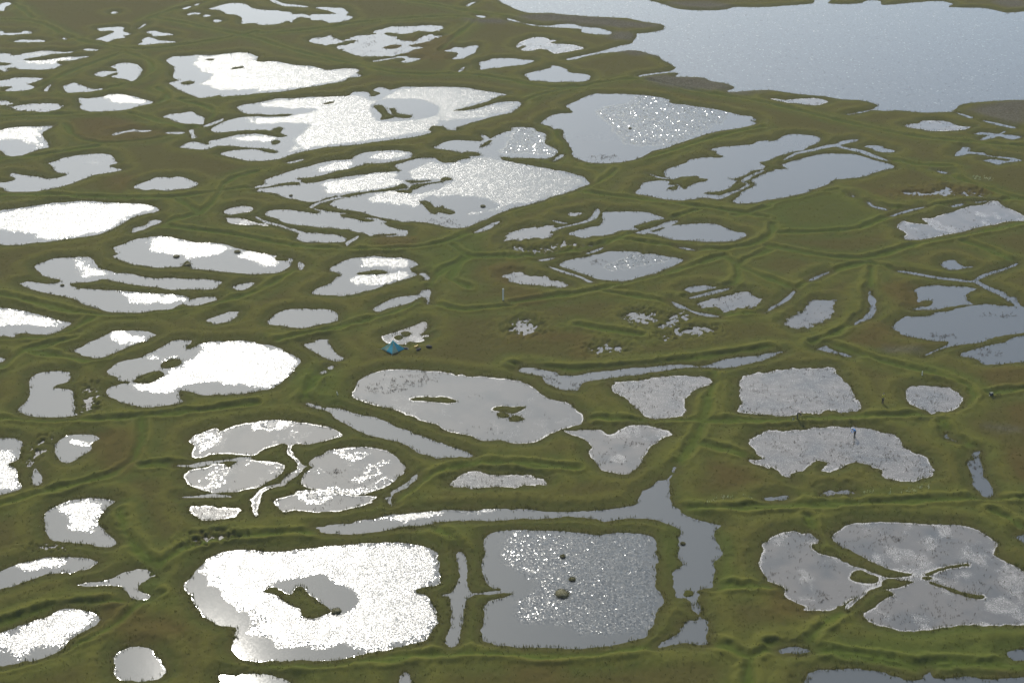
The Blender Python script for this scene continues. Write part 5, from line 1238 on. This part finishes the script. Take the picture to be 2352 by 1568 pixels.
def post(spot, name, label, h, w, t, tilt, cat, cap=True):
    x, y = SPOT[spot]
    e = empty(name, (x, y, gz(x, y) - 0.1))
    e.rotation_euler = (0, tilt, 0.12)
    tag(e, label, cat)
    bm = bmesh.new()
    bmesh.ops.create_cube(bm, size=1.0)
    bmesh.ops.subdivide_edges(bm, edges=list(bm.edges), cuts=3, use_grid_fill=True)
    for v_ in bm.verts:
        z = v_.co.z + 0.5
        k = 1 - 0.06*z + 0.03*math.sin(9*z)
        v_.co = Vector((v_.co.x*w*k, v_.co.y*t*k, z*(h+0.1)))
    bmesh.ops.bevel(bm, geom=[ed for ed in bm.edges if len(ed.link_faces) == 2 and ed.calc_face_angle(0) > 1.0], offset=0.008, segments=1, affect='EDGES')
    bm_obj('board', bm, M_PAINT, e)
    if cap:
        bm = bmesh.new()
        bmesh.ops.create_cube(bm, size=1.0)
        for v_ in bm.verts: v_.co = Vector((v_.co.x*w*1.08, v_.co.y*t*1.3, v_.co.z*0.10 + h*1.0 + 0.1))
        bmesh.ops.bevel(bm, geom=list(bm.edges), offset=0.012, segments=1, affect='EDGES')
        bm_obj('cap', bm, M_PAINT, e)
    bm = bmesh.new()
    bar(bm, (0, 0, -0.25), (0, 0, 0.12), w*0.3)
    bm_obj('peg', bm, M_WOODD, e)


post('tall_post', 'marker_post', 'tall weathered white marker post standing alone on brown tundra', 2.1, 0.24, 0.10, 0.0, 'post')
post('stake_right', 'marker_stake', 'short pale stake on the rim above the round reed filled pond', 0.62, 0.12, 0.07, -0.05, 'stake')
post('stake_left', 'marker_stake', 'short white stake leaning left of the white rimmed islet pond', 0.48, 0.11, 0.07, -0.22, 'stake')

x, y = SPOT['box_right']
e = empty('instrument_box', (x, y, gz(x, y) - 0.03), 0.35)
tag(e, 'dark instrument box with a pale lid on the rim near the right edge', 'box')
bm = bmesh.new(); bmesh.ops.create_cube(bm, size=1.0)
for v_ in bm.verts: v_.co = Vector((v_.co.x*0.50, v_.co.y*0.36, (v_.co.z+0.5)*0.36))
bmesh.ops.bevel(bm, geom=list(bm.edges), offset=0.02, segments=2, affect='EDGES')
bm_obj('case', bm, M_GREY, e)
bm = bmesh.new(); bmesh.ops.create_cube(bm, size=1.0)
for v_ in bm.verts: v_.co = Vector((v_.co.x*0.53, v_.co.y*0.39, v_.co.z*0.07 + 0.395))
bmesh.ops.bevel(bm, geom=list(bm.edges), offset=0.018, segments=2, affect='EDGES')
bm_obj('lid', bm, plain('box_lid', (0.085, 0.095, 0.075), 0.95), e)
for sx in (-0.14, 0.14):
    bm = bmesh.new(); bmesh.ops.create_cube(bm, size=1.0)
    for v_ in bm.verts: v_.co = Vector((v_.co.x*0.06+sx, v_.co.y*0.03-0.195, v_.co.z*0.09+0.34))
    bm_obj('latch', bm, M_ALU, e)
bm = bmesh.new(); bar(bm, (-0.20, 0, 0.10), (-0.42, -0.12, 0.02), 0.03)
bm_obj('spout', bm, M_PAINT, e)

# ------------------------------------------------------------------ people
M_SKIN = plain('skin', (0.42, 0.27, 0.19), 0.55, 0.08)
M_HAIR = plain('dark_hair', (0.022, 0.016, 0.012), 0.6)
M_EYE = plain('eye', (0.02, 0.02, 0.02), 0.3)
M_RUBB = plain('rubber_boots', (0.020, 0.024, 0.020), 0.4)


def person(loc, rz, label, J, jacket, trousers, hat):
    """one continuous body grown over a posed skeleton; J maps joint -> (x, y, z) in metres, facing -y"""
    V_, Rr, E_, reg = [], [], [], []

    def jt(p, r, zone):
        V_.append(Vector(p)); Rr.append(r); reg.append(zone); return len(V_)-1

    def ln(a, b): E_.append((a, b))
    pel = jt(J['pelvis'], 0.135, 'T'); wa = jt(J['waist'], 0.125, 'J'); ch = jt(J['chest'], 0.155, 'J')
    nk = jt(J['neck'], 0.058, 'S'); hd0 = jt(Vector(J['head']) - (Vector(J['head'])-Vector(J['neck'])).normalized()*0.045, 0.085, 'S')
    up = (Vector(J['head'])-Vector(J['neck'])).normalized()
    hd1 = jt(Vector(J['head']) + up*0.06, 0.088, 'S')
    ln(pel, wa); ln(wa, ch); ln(ch, nk); ln(nk, hd0); ln(hd0, hd1)
    fw = Vector(J['face']).normalized()
    sidev = up.cross(fw).normalized()
    nose = jt(Vector(J['head']) - up*0.01 + fw*0.112, 0.014, 'S'); ln(hd0, nose)
    for s in (-1, 1):
        ear = jt(Vector(J['head']) - up*0.005 + sidev*s*0.098, 0.018, 'S'); ln(hd0, ear)
    for s in ('l', 'r'):
        sh = jt(J[s+'sho'], 0.075, 'J'); el = jt(J[s+'elb'], 0.052, 'J'); wr = jt(J[s+'wri'], 0.035, 'J')
        ln(ch, sh); ln(sh, el); ln(el, wr)
        d = (Vector(J[s+'wri'])-Vector(J[s+'elb'])).normalized()
        lat = d.cross(Vector((0, -1, 0.2))); lat = lat.normalized() if lat.length > 0.1 else Vector((1, 0, 0))
        cur = lat.cross(d).normalized()
        pa = jt(Vector(J[s+'wri']) + d*0.075, 0.036, 'S'); ln(wr, pa)
        for q, L in zip((-1.5, -0.5, 0.5, 1.5), (0.062, 0.075, 0.07, 0.055)):
            f0 = jt(V_[pa] + d*0.03 + lat*q*0.021, 0.010, 'S'); f1 = jt(V_[f0] + d*L*0.55 + cur*0.012, 0.009, 'S'); f2 = jt(V_[f1] + d*L*0.35 + cur*0.03, 0.008, 'S')
            ln(pa, f0); ln(f0, f1); ln(f1, f2)
        t0 = jt(V_[wr] + d*0.045 + lat*0.045, 0.012, 'S'); t1 = jt(V_[t0] + d*0.035 + lat*0.02 + cur*0.015, 0.010, 'S'); ln(pa, t0); ln(t0, t1)
        hp = jt(J[s+'hip'], 0.105, 'T'); kn = jt(J[s+'kne'], 0.072, 'T'); an = jt(J[s+'ank'], 0.052, 'B')
        toe = jt(Vector(J[s+'ank']) + Vector(J.get('toe', (0, -0.19, 0))) + Vector((0, 0, -0.035)), 0.045, 'B')
        heel = jt(Vector(J[s+'ank']) - Vector(J.get('toe', (0, -0.19, 0)))*0.25 + Vector((0, 0, -0.04)), 0.042, 'B')
        mid = jt((Vector(J[s+'kne'])*0.6 + Vector(J[s+'ank'])*0.4), 0.068, 'B')
        ln(pel, hp); ln(hp, kn); ln(kn, mid); ln(mid, an); ln(an, toe); ln(an, heel)
    me = bpy.data.meshes.new('person'); me.from_pydata([tuple(v) for v in V_], E_, [])
    o = bpy.data.objects.new('person', me); COL.objects.link(o)
    sk = o.modifiers.new('skin', 'SKIN')
    for i, sv in enumerate(me.skin_vertices[0].data):
        sv.radius = (Rr[i], Rr[i]*(0.75 if i in (pel, wa, ch) else 1.0)); sv.use_root = (i == pel)
    ss = o.modifiers.new('sub', 'SUBSURF'); ss.levels = 1; ss.render_levels = 1
    dg = bpy.context.evaluated_depsgraph_get()
    m2 = bpy.data.meshes.new_from_object(o.evaluated_get(dg))
    o.modifiers.clear(); o.data = m2; bpy.data.meshes.remove(me)
    m2.materials.clear()
    for m in (jacket, trousers, M_SKIN, M_RUBB): m2.materials.append(m)
    zone = {'J': 0, 'T': 1, 'S': 2, 'B': 3}
    P0 = [V_[a] for a, b in E_]; P1 = [V_[b] for a, b in E_]
    for p in m2.polygons:
        c = p.center; best = 9; zz = 0
        for (a, b), u, w in zip(E_, P0, P1):
            d = w-u; t = max(0, min(1, (c-u).dot(d)/max(d.dot(d), 1e-9)))
            q = (u+d*t-c).length - (Rr[a]*(1-t)+Rr[b]*t)
            if q < best:
                best = q; zz = zone[reg[a] if t < 0.5 else reg[b]]
        p.material_index = zz; p.use_smooth = True
    o.location = loc; o.rotation_euler = (0, 0, rz)
    tag(o, label, 'person')
    hp_ = Vector(J['head'])
    for s in (-1, 1):
        bm = bmesh.new(); bmesh.ops.create_uvsphere(bm, u_segments=8, v_segments=6, radius=0.013)
        bm_obj('eye', bm, M_EYE, o, True, hp_ + up*0.015 + fw*0.088 + sidev*s*0.034)
    bm = bmesh.new(); bar(bm, -sidev*0.025, sidev*0.025, 0.007)
    bm_obj('mouth', bm, plain('lips', (0.30, 0.12, 0.10), 0.5), o, True, hp_ - up*0.05 + fw*0.086)
    # hair or hood or cap: a shell over the back and top of the skull
    bm = bmesh.new(); bmesh.ops.create_uvsphere(bm, u_segments=16, v_segments=12, radius=0.112)
    dele = []
    for v_ in bm.verts:
        w = v_.co.z*up + v_.co.x*sidev + (v_.co.y)*fw
        if v_.co.y > 0.03 and v_.co.z < 0.035: dele.append(v_)
        elif v_.co.z < -0.06: dele.append(v_)
        else: v_.co = w + up*0.02
    for v_ in dele:
        pass
    bmesh.ops.delete(bm, geom=dele, context='VERTS')
    bmesh.ops.solidify(bm, geom=list(bm.faces), thickness=0.012)
    bm_obj(hat[0], bm, hat[1], o, True, hp_)
    return o


STAND = dict(pelvis=(0, 0, 0.94), waist=(0, 0, 1.10), chest=(0, -0.01, 1.32), neck=(0, 0, 1.50), head=(0, -0.02, 1.63), face=(0, -1, -0.05),
             lsho=(0.19, 0, 1.40), lelb=(0.26, 0.03, 1.13), lwri=(0.24, -0.12, 0.92), rsho=(-0.19, 0, 1.40), relb=(-0.27, 0.03, 1.13), rwri=(-0.20, -0.16, 0.98),
             lhip=(0.10, 0, 0.88), lkne=(0.11, -0.02, 0.49), lank=(0.11, 0.02, 0.09), rhip=(-0.10, 0, 0.88), rkne=(-0.11, -0.02, 0.49), rank=(-0.12, 0.03, 0.09))
BEND = dict(pelvis=(0, 0.12, 0.94), waist=(0, 0.05, 1.08), chest=(0, -0.14, 1.24), neck=(0, -0.30, 1.34), head=(0, -0.40, 1.40), face=(0, -0.75, -0.65),
            lsho=(0.19, -0.20, 1.27), lelb=(0.23, -0.28, 1.00), lwri=(0.12, -0.45, 0.84), rsho=(-0.19, -0.20, 1.27), relb=(-0.22, -0.30, 1.01), rwri=(-0.10, -0.50, 0.90),
            lhip=(0.10, 0.10, 0.88), lkne=(0.13, 0.00, 0.48), lank=(0.14, 0.08, 0.09), rhip=(-0.10, 0.10, 0.88), rkne=(-0.12, 0.02, 0.48), rank=(-0.13, 0.12, 0.09))
M_JY = fabric('yellow_green_jacket', (0.42, 0.38, 0.05), 0.3)
M_JD = fabric('dark_jacket', (0.018, 0.022, 0.026), 0.05)
M_JB = fabric('bright_blue_jacket', (0.06, 0.25, 0.55), 0.15)
M_TD = plain('black_trousers', (0.014, 0.015, 0.017), 0.8)
M_TG = plain('charcoal_trousers', (0.040, 0.045, 0.045), 0.8)
M_TN = plain('dark_waders', (0.012, 0.014, 0.014), 0.6)
M_CAP = plain('pale_cap', (0.45, 0.47, 0.52), 0.8)


def at(k, dz=0.0):
    x, y = SPOT[k]; return (x, y, gz(x, y) + dz)


person(at('person_yellow'), R(35), 'person in a yellow green jacket and black trousers standing upright on the grass', STAND, M_JY, M_TD, ('hair', M_HAIR))
person(at('person_dark'), R(75), 'person in dark clothes stooping on the strip between two mottled ponds', BEND, M_JD, M_TG, ('hood', M_JD))
pb = person((SPOT['person_blue'][0], SPOT['person_blue'][1], 0.0), R(-80), 'person in a bright blue jacket bending forward in the shallow pond', {**BEND}, M_JB, M_TN, ('cap', M_CAP))
pb.scale = (1.1, 1.1, 1.1)

# sampling rod the blue figure holds, its tip in the water
e = empty('sampling_rod', (SPOT['person_blue'][0], SPOT['person_blue'][1], 0.0), R(-80))
tag(e, 'thin dark sampling rod held down into the water by the person in blue', 'rod')
bm = bmesh.new(); bar(bm, (-0.02, -0.46, 1.06), (0.02, -0.98, 0.0), 0.014); bar(bm, (0.02, -0.98, 0.0), (0.03, -1.06, -0.16), 0.010)
bm_obj('shaft', bm, M_BLACK, e)
bm = bmesh.new(); bar(bm, (-0.03, -0.43, 1.12), (-0.01, -0.56, 0.86), 0.024)
bm_obj('grip', bm, M_GREY, e)
